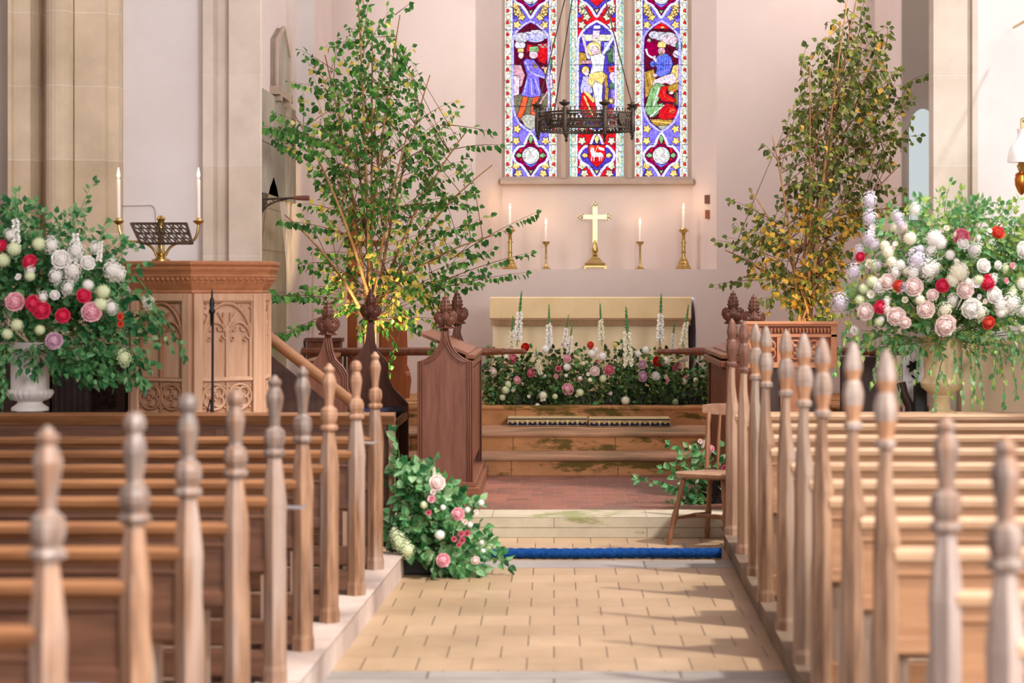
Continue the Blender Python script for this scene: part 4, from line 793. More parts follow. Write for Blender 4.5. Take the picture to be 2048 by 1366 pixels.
def pulpit():
    c = (-2.122, 13.53); t = thing('pulpit', 'carved oak hexagonal pulpit with gothic tracery panels beside the chancel arch', 'pulpit', (c[0], c[1], 0)); rot = .035
    m = MB(); m.loft([hexpts(c, .43, .20, rot), hexpts(c, .43, 1.50, rot)]); obj('drum', m, 'pulpit', t, world=True, bevel=.004)
    m = MB(); m.loft([hexpts(c, .34, -.0, rot), hexpts(c, .34, .2, rot)]); obj('base', m, 'pulpit_x', t, world=True)
    m = MB(); m.loft([hexpts(c, r, z, rot) for r, z in ((.44, 1.50), (.448, 1.505), (.444, 1.52), (.452, 1.53), (.47, 1.56), (.49, 1.595), (.497, 1.60), (.49, 1.61), (.497, 1.625), (.51, 1.64), (.512, 1.652), (.505, 1.658), (.522, 1.668), (.524, 1.682), (.515, 1.69))])
    obj('cornice', m, 'pulpit_x', t, world=True, bevel=.002)
    cs = hexpts(c, .43, 0, rot); cr = hexpts(c, .472, 0, rot)
    for i in (5, 0, 4, 1):
        a, b = Vector(cs[i]), Vector(cs[(i + 1) % 6]); u = (b - a).normalized(); n = Vector((u.y, -u.x, 0)); w = (b - a).length
        T = Matrix(((u.x, -n.x, 0, a.x), (u.y, -n.y, 0, a.y), (0, 0, 1, 0), (0, 0, 0, 1)))
        m = MB(); m.T = T; e, y = .055, -.03   # frame: stiles and rails standing proud
        m.box(0, e, y, .01, .2, 1.5); m.box(w - e, w, y, .01, .2, 1.5); m.box(e, w - e, y, .01, 1.455, 1.5); m.box(e, w - e, y, .01, .2, .80); m.box(e, w - e, y + .004, .01, .985, 1.0)
        fr = obj('panel_frame', m, 'pulpit', t, world=True, bevel=.005)
        m = MB(); m.T = T @ Matrix.Translation((e, -.012, 0)); tracery(m, w - 2 * e, 1.0, 1.452, .009); quatband(m, w - 2 * e, .805, .98, 2, .009)
        obj('tracery_panel', m, 'pulpit_shade' if i in (4, 5) else 'pulpit', t, 'carved two-light tracery over quatrefoils', world=True, smooth=60)  # left facets get darker tracery wood, their shade painted into the colour
        a2, b2 = Vector(cr[i]), Vector(cr[(i + 1) % 6]); m = MB(); nn = 13
        for k in range(nn):
            p = a2.lerp(b2, (k + .5) / nn); L = (b2 - a2).length / nn
            for zz, s in ((1.585, 1), (1.565, .8), (1.548, .6)):
                q = p + n * (.008 - (1.585 - zz) * .7) ; m.ball((q.x, q.y, zz), L * .36 * s, 6, 5)
        obj('leaf_moulding', m, 'pulpit_x', t, world=True, smooth=60)
    # stair handrail and string
    t = thing('pulpit_stair', 'oak pulpit stair with round sloping handrail', 'staircase', (-1.5, 13.9, 0))
    a, b = P(514, 655, 13.80), P(706, 806, 14.0)
    m = MB(); m.tube([a, a.lerp(b, .5), b], .035, 14); obj('handrail', m, 'handrail', t, world=True, smooth=60)
    m = MB(); m.tube([(b.x, b.y, 0.0), (b.x, b.y, b.z + .03)], .035, 8); obj('newel_post', m, 'screen', t, world=True, smooth=60)
    m = MB(); zz = lambda p, k: (p.x, p.z - k)
    m.prism([zz(a, .12), zz(b, .12), (b.x, 0), (a.x, 0)], 13.95, 13.98, 'xz'); obj('stair_side', m, 'screen', t, world=True)
    for k in range(4):
        p = a.lerp(b, (k + .5) / 4); m = MB(); m.box(p.x - .12, p.x + .12, 13.98, 14.4, .0, max(.15, p.z - .95)); obj('tread', m, 'screen', t, world=True)
    # dark ball-topped newel against the arch
    # brass bookrest with two candle branches
    cx, cy = XX(322, 13.3), 13.3; t = thing('brass_bookrest', 'brass pulpit bookrest with pierced plate and two curved candle arms', 'bookrest', (cx, cy, 1.69))
    m = MB(); m.lathe([(.055, 0), (.055, .01), (.03, .02), (.022, .03), (.03, .045), (.022, .06), (.022, .15), (.03, .16), (.02, .18), (.02, .24), (.028, .25), (.012, .27)], 14, (cx, cy, 1.69)); obj('stem', m, 'brass', t, world=True, smooth=40)
    m = MB(); S = 13.2 / F
    def pt(px, py, dd=0.): return P(px, py, 13.2 + dd)
    q = [pt(262, 447, .1), pt(373, 447, .1), pt(385, 487, -.08), pt(281, 487, -.08)]
    for i in range(4): m.tube([q[i], q[(i + 1) % 4]], .008, 6)
    def bl(u, v): return q[0].lerp(q[1], u).lerp(q[3].lerp(q[2], u), v)
    for i in range(7):
        for j in range(2):
            cu, cv = (i + .5) / 7, (j + .5) / 2
            for s in (-1, 1): m.tube([bl(cu + s * .06 * math.sin(k) , cv + .22 * math.cos(k) * s) for k in [kk * .5 for kk in range(12)]], .0045, 5)
            m.tube([bl(i / 7, j / 2), bl(cu, cv), bl((i + 1) / 7, (j + 1) / 2)], .004, 5)
    for v in (.25, .5, .75): m.tube([bl(0, v), bl(1, v)], .004, 5)
    obj('pierced_plate', m, 'iron', t, 'pierced scrollwork plate', world=True, smooth=60)
    for px, name in ((237, 'left'), (397, 'right')):
        s = -1 if px < 322 else 1; top = P(px, 443, 13.3)
        m = MB(); m.tube(bez(top, (top.x, cy, 1.80), (cx + s * .16, cy, 1.805), 8) + bez((cx + s * .16, cy, 1.805), (cx + s * .05, cy, 1.81), (cx + s * .025, cy, 1.72), 6)[1:], .0085, 8)
        m.lathe([(.008, -.02), (.03, -.005), (.034, .004), (.016, .006), (.014, .02), (.012, .022)], 14, tuple(top)); obj('candle_arm', m, 'brass', t, world=True, smooth=50)
        candle(top + Vector((0, 0, .012)), ZZ(362, 13.3) - top.z, .0115, 'tall lit candle on the %s arm of the pulpit bookrest' % name, 'candles on the pulpit bookrest')
    # microphone stand
    x, y = XX(424, 12.75), 12.75; t = thing('microphone_stand', 'black microphone stand in front of the pulpit', 'microphone stand', (x, y, 0))
    m = MB(); m.tube([(x, y, .03), (x + .004, y, ZZ(640, y))], .007, 8); m.tube([(x, y, .5), (x, y, .9)], .010, 8); obj('pole', m, 'black', t, world=True, smooth=60)
    m = MB(); m.lathe([(.01, -.09), (.012, -.02), (.018, -.015), (.018, 0), (.011, .01), (.014, .03), (.013, .06), (.007, .07), (.006, .1), (.002, .12)], 10, (x, y, ZZ(620, y))); obj('microphone', m, 'black', t, world=True, smooth=60)
    m = MB()
    for k in range(3): a = k * 2.1 + .5; m.tube([(x, y, .12), (x + .25 * math.cos(a), y + .25 * math.sin(a), .01)], .008, 6)
    obj('tripod_base', m, 'black', t, world=True)
    m = MB(); m.tube(bez((x - .01, y, .9), (x - .05, y, .75), (x - .045, y, .55), 8), .004, 5); obj('cable', m, 'black', t, world=True)

def candle(p, h, r, label, group, flame=True, power=.6, parent=None):
    t = thing('candle', label, 'candle', tuple(p), 0, group)
    m = MB(); m.lathe([(r, 0), (r * .92, h * .97), (r * .6, h)], 12); obj('wax', m, 'wax', t, smooth=40)
    m = MB(); m.tube([(0, 0, h), (0, 0, h + .008)], .0015, 5); obj('wick', m, 'black', t)
    m = MB(); m.lathe([(.002, 0), (.008, .012), (.0085, .022), (.005, .042), (.001, .062)], 10, (0, 0, h + .005)); obj('flame', m, 'flame', t, 'lit flame', smooth=60)
    l = bpy.data.lights.new('candle_light', 'POINT'); l.energy = power; l.color = (1., .62, .34); l.shadow_soft_size = .02
    o = bpy.data.objects.new('candle_light', l); COL.objects.link(o); o.location = (p[0], p[1] - .02, p[2] + h + .075)
# ================================================================ sanctuary
def candlestick(px, D, kind, lab, lab2, grp, scale=1.):
    zb = 1.7165; p = Vector((XX(px, D), D, zb)); t = thing('candlestick', lab, 'candlestick', tuple(p), 0, grp)
    if kind == 'tall':
        foot = [(.072, 0), (.074, .008), (.06, .02), (.062, .03), (.05, .045), (.052, .055), (.038, .075), (.042, .085), (.028, .10), (.022, .11)]
        st = [(.02, .11), (.019, .15), (.028, .157), (.019, .165), (.018, .245), (.03, .25), (.03, .258), (.018, .263), (.017, .32), (.022, .33)]
        cup = [(.016, .33), (.03, .345), (.048, .355), (.05, .37), (.034, .372), (.03, .385), (.018, .387)]; top = .387
    else:
        foot = [(.045, 0), (.046, .006), (.03, .012), (.018, .03), (.012, .045)]
        st = [(.011, .045), (.0095, .10), (.016, .105), (.0095, .11), (.009, .21), (.012, .22)]
        cup = [(.01, .22), (.02, .23), (.034, .24), (.036, .258), (.03, .26), (.026, .246), (.012, .25)]; top = .25
    m = MB(); m.lathe(foot, 20); obj('foot', m, 'brass', t, smooth=40)
    m = MB(); m.lathe(st, 14); obj('stem', m, 'brass', t, smooth=40)
    m = MB(); m.lathe(cup, 18); obj('drip_cup', m, 'brass', t, smooth=40)
    candle(p + Vector((0, 0, top)), .165, .013 if kind == 'tall' else .011, lab2, 'candles on the altar shelf', power=.8)
def sanctuary():
    D = 21.14
    candlestick(1020, D, 'tall', 'tall brass candlestick at the left end of the altar shelf, partly behind birch leaves', 'lit candle in the tall left candlestick, half hidden by birch leaves', 'tall altar candlesticks')
    candlestick(1367, D, 'tall', 'tall brass candlestick at the right end of the altar shelf', 'lit candle in the tall right candlestick', 'tall altar candlesticks')
    candlestick(1092, D, 'small', 'small brass candlestick left of the altar cross', 'lit candle in the small candlestick left of the cross', 'small altar candlesticks')
    candlestick(1280, D, 'small', 'small brass candlestick right of the altar cross', 'lit candle in the small candlestick right of the cross', 'small altar candlesticks')
    # cross
    x = XX(1190, D); k = D / F
    t = thing('altar_cross', 'brass altar cross with trefoil ends on a stepped pyramid foot', 'cross', (x, D, 1.7165))
    Z = lambda py: ZZ(py, D)
    m = MB(); m.T = Matrix.Translation((x, D, 1.7165))
    def sq(r0, z0, r1, z1, mb): mb.loft([[(r0, -r0, z0), (r0, r0, z0), (-r0, r0, z0), (-r0, -r0, z0)], [(r1, -r1, z1), (r1, r1, z1), (-r1, r1, z1), (-r1, -r1, z1)]])
    sq(.10, .016, .10, .03, m); sq(.095, .03, .09, .045, m); sq(.104, .045, .085, .06, m); sq(.074, .065, .018, .128, m)
    for a in (-1, 1):
        for b in (-1, 1): m.box(a * .095 - .012, a * .095 + .012, b * .095 - .012, b * .095 + .012, 0, .018)
    sq(.05, .098, .049, .1, m); obj('foot', m, 'brass', t, world=True, bevel=.003)
    m = MB(); m.lathe([(.018, .128), (.03, .135), (.02, .145), (.03, .165), (.032, .18), (.024, .21), (.017, .24), (.015, .27)], 14, (x, D, 1.7165)); obj('knop', m, 'brass', t, world=True, smooth=50)
    m = MB(); zc = Z(434) ; m.box(x - .022, x + .022, D - .010, D + .010, 1.7165 + .25, Z(414)); m.box(x - .11, x + .11, D - .0095, D + .0095, zc - .02, zc + .02)
    for ux, uz, cx, cz in ((-1, 0, x - .11, zc), (1, 0, x + .11, zc), (0, 1, x, Z(413))):
        for s in (-1, 1): m.tube([Vector((cx + ux * .008 + (s * .016 if uz else 0) + .013 * math.cos(a), D, cz + uz * .008 + (s * .016 if ux else 0) + .013 * math.sin(a))) for a in [i * PI / 6 for i in range(13)]], .005, 6)
        m.tube([Vector((cx + ux * .035 + .013 * math.cos(a), D, cz + uz * .035 + .013 * math.sin(a))) for a in [i * PI / 6 for i in range(13)]], .005, 6)
        m.ball((cx + ux * .012, D, cz + uz * .012), .011, 8, 6)
    obj('arms', m, 'brass_pale', t, 'pale polished brass arms', world=True, smooth=40)
    # two little brown squares on the right splay
    for i, (a, b, c) in enumerate(((1409, 390, 'upper dark-brown'), (1410, 420, 'lower orange-brown'))):
        d = 21.10; p = P(a, b, d); m = MB(); m.box(p.x, p.x + .085, d - .01, d + .005, p.z - .083, p.z)
        tag(obj('wooden_plaque', m, 'stall_r' if i == 0 else 'orangewood', bevel=.004), '%s square wooden plaque on the recess wall beside the right candlestick' % c, 'plaque', 'square plaques')
    # altar with cloth
    x0, x1, y0, y1, z0, z1 = XX(982, 19.6), XX(1380, 19.6), 19.6, 20.25, .556, 1.455
    t = thing('altar', 'altar table dressed in a gold-cream frontal with a fringed band', 'altar', ((x0 + x1) / 2, (y0 + y1) / 2, z0))
    m = MB(); m.box(x0 + .03, x1 - .03, y0 + .04, y1, z0, z1 - .03); obj('table', m, 'stall', t, world=True)
    m = MB(); nx, nz = 120, 10; rows = []
    for j in range(nz + 1):
        z = z1 - .18 - (z1 - .2 - z0) * j / nz; rows.append([(x0 + .015 + (x1 - x0 - .03) * i / nx, y0 + .018 - .022 * abs(math.sin(i * .27 + .5 * math.sin(i * .31))) * (.3 + j / nz), z) for i in range(nx + 1)])
    m.loft(rows, False, 0, False); obj('frontal', m, 'cloth', t, world=True, smooth=180)
    m = MB(); prof = [(y1, z1 - .005), (y1, z1 + .003), (y0 - .012, z1 + .004), (y0 - .02, z1 - .004), (y0 - .022, z1 - .19), (y0 - .014, z1 - .19), (y0 - .01, z1 - .01)]
    m.prism(prof, x0 - .01, x1 + .01, 'yz'); obj('cloth_band', m, 'cloth2', t, world=True, smooth=40)
    m = MB(); i = 0
    while x0 + i * .011 < x1: m.box(x0 + i * .011, x0 + i * .011 + .008, y0 - .026, y0 - .018, z1 - .245, z1 - .185); i += 1
    m.box(x0 - .01, x1 + .01, y0 - .028, y0 - .02, z1 - .195, z1 - .178); obj('fringe', m, 'fringe', t, world=True)
    m = MB(); rows = []
    for j in range(9):
        z = z1 + .002 - j * .1; rows.append([(x1 + .03 + .03 * math.sin(i * 1.3 + j * .3) + .02 * j / 8 * i / 4, y0 + .02 + .14 * i, z) for i in range(5)])
    m.loft(rows, False, 0, False); o = obj('linen_fall', m, 'linen', t, 'white linen hanging at the right end', world=True, smooth=180)
    s = o.modifiers.new('thick', 'SOLIDIFY'); s.thickness = .006
    # two patterned kneelers on the step
    for i, (a, b, py0, py1, dd) in enumerate(((1015, 1175, 840, 857, 18.45), (1178, 1341, 844, 861, 18.36))):
        xa, xb = XX(a, dd), XX(b, dd); t = thing('kneeler', 'long tapestry kneeler with blue scallops on cream, %s of the pair' % ('left' if i == 0 else 'right'), 'kneeler', ((xa + xb) / 2, dd, .40), 0, 'tapestry kneelers on the altar step')
        m = MB(); m.box(xa, xb, dd, dd + .26, .402, .475); obj('cushion', m, 'kneel', t, world=True, bevel=.008)
        m = MB(); n = 8; w = (xb - xa) / n
        for k in range(n):
            c = xa + w * (k + .5); m.add([(c - w * .5, dd - .0025, .412), (c - w * .3, dd - .0025, .412 + .03), (c, dd - .0025, .412 + .012), (c + w * .3, dd - .0025, .412 + .03), (c + w * .5, dd - .0025, .412), (c, dd - .0025, .41)], [(5, 4, 3, 2, 1, 0)])
        m.box(xa + .004, xb - .004, dd - .003, dd - .001, .458, .466); obj('scallop_pattern', m, 'navy', t, world=True)
        m = MB()
        for k in range(n - 1): c = xa + w * (k + 1); m.add([(c - .014, dd - .003, .448), (c, dd - .003, .425), (c + .014, dd - .003, .448), (c, dd - .003, .457)], [(0, 1, 2, 3)])
        obj('gold_diamonds', m, 'petal_yellow', t, world=True)

# ================================================================ hanging corona, lamp, monuments, furniture
def corona():
    d = 17.; c = Vector((XX(1170, d), d, ZZ(243, d))); r = .375
    t = thing('corona_chandelier', 'dark iron ring chandelier with candle holders hanging before the stained glass', 'chandelier', tuple(c))
    def ring(z, rr, th, mb, n=64): mb.loft([[(c.x + (rr + th * math.cos(b)) * math.cos(a), c.y + (rr + th * math.cos(b)) * math.sin(a), c.z + z + th * 1.2 * math.sin(b)) for b in [k * PI / 3 for k in range(6)]] for a in [2 * PI * i / n for i in range(n + 1)]], False)
    m = MB()
    for z, th in ((.052, .007), (.035, .004), (-.018, .0055), (-.05, .004), (-.062, .007)): ring(z, r, th, m)
    obj('rings', m, 'iron', t, world=True, smooth=60)
    m = MB(); n = 72
    for i in range(n):
        a, b = 2 * PI * i / n, 2 * PI * (i + 1) / n; g = (a + b) / 2
        pa = lambda A, z, rr=r: Vector((c.x + rr * math.cos(A), c.y + rr * math.sin(A), c.z + z))
        m.tube([pa(a, -.018), pa(g, .008), pa(b, .035)], .0035, 4); m.tube([pa(b, -.018), pa(g, .008), pa(a, .035)], .0035, 4)
        if i % 3 != 1: m.add([pa(a, -.018), pa(b, -.018), pa(g, .004)], [(0, 1, 2)]); m.add([pa(a, .035), pa(b, .035), pa(g, .012)], [(0, 1, 2)])
        m.tube([pa(a, -.06), pa(a, -.018)], .004, 4); m.tube([pa(a, -.05), pa(g, -.03), pa(b, -.05)], .0045, 4)
        m.tube([pa(g, .052), pa(g, .075)], .003, 4); m.ball(tuple(pa(g, .077)), .0055, 5, 4)
        m.ball(tuple(pa(a, -.070)), .005, 5, 4)
    obj('pierced_band', m, 'iron', t, world=True)
    for k in range(8):
        a = 2 * PI * k / 8 + .37; p = c + Vector((r * 1.03 * math.cos(a), r * 1.03 * math.sin(a), 0))
        m = MB(); m.lathe([(.012, -.10), (.018, -.07), (.020, .0), (.014, .06), (.012, .09), (.03, .10), (.042, .112), (.042, .118), (.016, .12), (.016, .135), (.012, .136)], 12, tuple(p)); m.lathe([(.001, -.135), (.014, -.115), (.005, -.10)], 8, tuple(p))
        obj('candle_holder', m, 'iron', t, world=True, smooth=50)
        a += .39; q = c + Vector((r * 1.02 * math.cos(a), r * 1.02 * math.sin(a), 0)); u = Vector((-math.sin(a), math.cos(a), 0)); o = Vector((math.cos(a), math.sin(a), 0)) * .012
        pl = [(-.034, .045), (.034, .045), (.036, .0), (.02, -.035), (0, -.05), (-.02, -.035), (-.036, 0)]
        if k % 2 == 0:
            m = MB(); m.loft([[q + u * x + Vector((0, 0, z)) for x, z in pl], [q + o + u * x * .9 + Vector((0, 0, z * .9)) for x, z in pl]]); obj('shield', m, 'iron', t, world=True)
    ap = Vector((c.x, d, 4.32))
    for k in range(3):
        a = (PI * .97, -.12, PI * .72)[k]; p = c + Vector((r * math.cos(a), r * math.sin(a), .05)); m = MB(); m.tube([p, p.lerp(ap, .5), ap], .0055, 6); obj('hanging_rod', m, 'iron', t, world=True, smooth=60)
    m = MB(); m.tube([ap, (ap.x, ap.y, 6.1)], .008, 6); m.ball(tuple(ap), .03, 10, 6); obj('chain', m, 'iron', t, world=True)
def oil_lamp():
    d = 13.2; x = XX(2043, d); Z = lambda py: ZZ(py, d); t = thing('oil_lamp', 'hanging oil lamp with white glass shade and copper font, right edge', 'oil lamp', (x, d, Z(390)))
    s = d / F
    m = MB(); m.lathe([(28 * s, Z(325)), (27 * s, Z(312)), (23 * s, Z(296)), (14 * s, Z(284)), (8 * s, Z(275)), (7.5 * s, Z(266)), (9.5 * s, Z(258)), (8 * s, Z(258.1)), (6 * s, Z(266)), (7 * s, Z(275)), (12 * s, Z(285)), (22 * s, Z(298)), (26 * s, Z(312)), (27 * s, Z(324))], 24, (x, d, 0)); obj('glass_shade', m, 'opal', t, 'white opal glass shade', world=True, smooth=60)
    m = MB(); m.lathe([(5 * s, Z(345)), (8 * s, Z(336)), (10 * s, Z(332)), (7 * s, Z(328)), (5 * s, Z(320))], 14, (x, d, 0)); obj('burner', m, 'brass', t, world=True, smooth=50)
    m = MB(); m.lathe([(2 * s, Z(390)), (7 * s, Z(384)), (13 * s, Z(370)), (14 * s, Z(358)), (12 * s, Z(352)), (13 * s, Z(349)), (9 * s, Z(345))], 18, (x, d, 0)); obj('font', m, 'copper', t, world=True, smooth=50)
    m = MB(); m.tube([(x, d, Z(258)), (x, d, Z(240)), (x + .15, d, Z(215)), (x + .2, d, 3.2), (x + .2, 14.4, 3.2)], .009, 8); m.tube([(x, d, Z(350)), (x + 30 * s, d, Z(345)), (x + 30 * s, d, Z(260)), (x, d, Z(240))], .006, 6); obj('bracket', m, 'brass', t, world=True, smooth=60)
def monuments():
    nx = -2.06
    t = thing('wall_tablet', 'grey gabled stone memorial tablet on the north chancel wall', 'memorial tablet', (nx, 16.7, 2.97)); z0, z1 = 3.0, 3.34
    m = MB(); m.prism([(16.35, z0), (17.1, z0), (17.1, z1 - .05), (16.75, z1 + .13), (16.35, z1)], nx, nx + .045, 'yz'); obj('slab', m, 'stone_grey', t, world=True, bevel=.006)
    m = MB(); m.tube([(nx + .045, 16.35, z0), (nx + .045, 16.35, z1), (nx + .045, 16.75, z1 + .13), (nx + .045, 17.1, z1 - .05), (nx + .045, 17.1, z0), (nx + .045, 16.35, z0)], .018, 6); m.box(nx, nx + .07, 16.3, 17.15, z0 - .06, z0); m.box(nx, nx + .07, 16.4, 16.5, z0 - .1, z0 - .06); m.box(nx, nx + .07, 16.95, 17.05, z0 - .1, z0 - .06); obj('frame', m, 'stone_brown', t, 'moulded stone frame', world=True)
    m = MB(); m.box(nx, nx + .03, 15.62, 17.7, 2.2, 2.93); m.box(nx + .03, nx + .036, 15.66, 17.66, 2.56, 2.575); tag(obj('memorial_stone', m, 'stone_grey', bevel=.006), 'large pale grey stone panel on the north chancel wall below the tablet', 'memorial stone')
    m = MB(); m.loft([oct_ring(.022, .03, 2.14, nx + .025, 15.75), oct_ring(.012, .02, 2.07, nx + .02, 15.75)]); m.loft([oct_ring(.022, .03, 2.20, nx + .025, 15.75), oct_ring(.022, .03, 2.14, nx + .025, 15.75)]); tag(obj('stone_corbel', m, 'iron'), 'small dark corbel under the grey stone panel', 'corbel')
    # iron bracket with wooden arm
    d = 15.0; p = [P(514, 395, d), P(560, 393, d), P(617, 395, d)]; t = thing('iron_bracket', 'scrolled iron bracket with wooden arm projecting from the chancel arch', 'bracket', tuple(p[0]))
    m = MB(); m.tube([P(514, 399, d), P(590, 396, d)], .008, 6); m.tube([P(515, 390, d), P(515, 455, d)], .007, 6)
    m.tube([P(516, 440, d), P(522, 425, d), P(534, 412, d), P(552, 403, d), P(575, 398, d)], .006, 6)
    for u, v, r in ((524, 408, 6), (537, 404, 5), (521, 422, 5), (519, 436, 4), (549, 401, 3)): m.tube([P(u + r * math.cos(k * .6), v + r * math.sin(k * .6), d) for k in range(9)], .004, 5)
    obj('scroll', m, 'iron', t, world=True, smooth=60)
    m = MB(); m.tube([P(588, 396, d), P(606, 396, d), P(619, 396, d)], [.014, .018, .018], 10); obj('wooden_arm', m, 'stall', t, world=True, smooth=50)
    # curved conduit on the white wall
    m = MB(); m.tube([P(246, 410, 14.54), P(303, 409, 14.54), P(310, 414, 14.54), P(313, 424, 14.54), P(315, 520, 14.54)], .008, 8); tag(obj('wall_conduit', m, 'plaster_white', smooth=60), 'thin white painted conduit on the nave wall behind the bookrest', 'conduit')
    # left: dark screen behind the urn
    t = thing('carved_screen', 'dark carved oak screen between the white urn and the pulpit', 'screen', (-2.9, 14.0, 0))
    m = MB(); m.box(XX(-60, 14), XX(262, 14), 14.0, 14.06, 0, 1.12); obj('panel', m, 'screen', t, world=True)
    m = MB()
    for a, b in ((176, 186), (236, 250), (96, 104), (-20, -12)): m.box(XX(a, 14), XX(b, 14), 13.96, 14.0, 0, 1.12)
    m.box(XX(-60, 14), XX(262, 14), 13.95, 14.0, 1.08, 1.14); m.box(XX(180, 14), XX(240, 14), 13.97, 14.0, .74, .78); obj('frame', m, 'screen', t, world=True, bevel=.006)
    m = MB(); rr = random.Random(5)
    for i in range(26): p = P(192 + rr.random() * 38, 752 + rr.random() * 62, 13.99); m.tube([p + Vector((.02 * math.cos(k), 0, .02 * math.sin(k))) for k in [j * .7 for j in range(7)]], .006, 5)
    obj('carving', m, 'screen', t, world=True, smooth=60)
    m = MB(); rows = [[(XX(104, 13.9) + (XX(178, 13.9) - XX(104, 13.9)) * i / 20, 13.9 + .012 * math.sin(i * 1.9), z) for i in range(21)] for z in (1.08, .5, .05)]; m.loft(rows, False, 0, False); o = obj('curtain', m, 'greycloth', None, None, 180); s = o.modifiers.new('t', 'SOLIDIFY'); s.thickness = .004
    tag(o, 'dark grey-brown curtain hanging on the screen behind the urn', 'curtain')
    # right: low beige stone wall, dark wood and banner behind the right urn
    m = MB(); m.box(XX(1922, 14.3), 4.4, 14.3, 14.42, 0, 1.2); struct('trim_6', m, surf('beige_base', (196, 168, 138), (206, 180, 150), .8, 0, 2., bump=.05), bevel=.01)
    t = thing('organ_bench', 'dark wooden panel behind the tall right-hand finials', 'screen', (XX(1755, 14), 14.0, 0)); m = MB(); m.box(XX(1690, 14), XX(1796, 14), 14.2, 14.25, 0, 1.10); obj('panel', m, 'screen', t, world=True, bevel=.005); m = MB(); m.tube([P(1802, 765, 14.15), P(1808, 790, 14.15), P(1820, 812, 14.15), P(1822, 840, 14.15)], .03, 8); obj('curved_rim', m, 'screen', t, world=True, smooth=60)
    m = MB(); m.box(XX(1826, 14.1), XX(1852, 14.1), 14.05, 14.09, 0, ZZ(764, 14.1)); tag(obj('black_case', m, 'blackpl', bevel=.01), 'black case standing behind the cream urn', 'case')
    t = thing('banner', 'lilac-white banner with a black flower beside the cream urn', 'banner', (XX(1832, 14.2), 14.2, .6)); m = MB(); m.box(XX(1806, 14.2), XX(1850, 14.2), 14.2, 14.215, 0, ZZ(690, 14.2)); obj('fabric', m, 'linen', t, world=True)
    m = MB()
    for i in range(6): a = i * PI / 3; m.leaf(P(1826, 733, 14.19), (math.cos(a), 0, math.sin(a)), (0, -1, 0), .045, .03)
    for u, v in ((1818, 722), (1822, 750), (1830, 742)): m.leaf(P(u, v, 14.19), (1, 0, -.8), (0, -1, 0), .04, .018)
    obj('flower_motif', m, 'black', t, world=True)
    # lintel shelf behind the right birch
    m = MB(); m.box(XX(1790, 19.2), XX(1850, 19.2), 19.15, 19.3, ZZ(420, 19.2), ZZ(415, 19.2)); tag(obj('wooden_shelf', m, 'stall'), 'narrow dark wooden shelf below the pale lancet window', 'shelf')
def reading_desk():
    d = 13.95; x0, x1 = XX(1490, d), XX(1674, d); zt, zb = ZZ(643, d), ZZ(736, d); t = thing('reading_desk', 'oak reading desk front carved with quatrefoils behind the right-hand pews', 'reading desk', ((x0 + x1) / 2, d, 0))
    m = MB(); m.box(x0 + .02, x1 - .02, d + .01, d + .05, zb, zt - .02); obj('back_panel', m, 'desk_d', t, world=True)
    m = MB(); m.box(x0 - .012, x1 + .014, d - .03, d + .08, zt - .018, zt); m.box(x0, x1, d - .012, d + .05, zt - .03, zt - .018); m.box(x0, x0 + .05, d - .01, d + .02, zb, zt - .03); m.box(x1 - .04, x1, d - .01, d + .02, zb, zt - .03); m.box(x0, x1, d - .01, d + .02, zt - .098, zt - .078); m.box(x0, x1, d - .012, d + .02, zb, zb + .035); obj('frame', m, 'desk', t, world=True, bevel=.003)
    m = MB(); n = 24
    for i in range(n):
        a = x0 + .02 + (x1 - x0 - .04) * (i + .5) / n; m.ball((a, d - .004, zt - .048), .0095, 6, 5); m.leaf((a, d - .008, zt - .04), (0, 0, -1), (0, -1, 0), .035, .015)
    obj('leaf_cresting', m, 'desk', t, world=True, smooth=60)
    m = MB(); w = (x1 - x0 - .09); m.T = Matrix.Translation((x0 + .05, d, 0)); z0, z1 = zb + .035, zt - .098
    for k in range(3):
        cx, cz = w / 3 * (k + .5), (z0 + z1) / 2; Q = (z1 - z0) * .44
        for j in range(4):
            a0 = j * PI / 2 + PI / 4; ux, uz = cx + Q * .48 * math.cos(a0), cz + Q * .48 * math.sin(a0)
            m.tube([Vector((ux + Q * .5 * math.cos(a), 0, uz + Q * .5 * math.sin(a))) for a in [a0 - 2.1 + 4.2 * q / 12 for q in range(13)]], .007, 6)
            m.tube([Vector((cx + Q * .62 * math.cos(a0), 0, cz + Q * .62 * math.sin(a0))), Vector((cx + Q * .3 * math.cos(a0), 0, cz + Q * .3 * math.sin(a0)))], .007, 6)
        for j in range(7): m.ball((cx + .03 * math.cos(j * .9), 0, cz + .03 * math.sin(j * .9)), .012, 6, 5)
        if k: m.box(w / 3 * k - .012, w / 3 * k + .012, -.01, .02, z0, z1)
    obj('quatrefoil_tracery', m, 'desk', t, world=True, smooth=60)
    m = MB(); m.box(x0 + .08, x1 - .05, d + .02, d + .06, 0, zb); m.box(x0 + .05, x1 - .02, d + .0, d + .3, 0, .1); obj('pedestal', m, 'screen', t, world=True)
    m = MB(); m.box(x0 + .22, x1 - .2, d, d + .03, zb - .3, zb); obj('carved_bracket', m, 'desk', t, world=True)
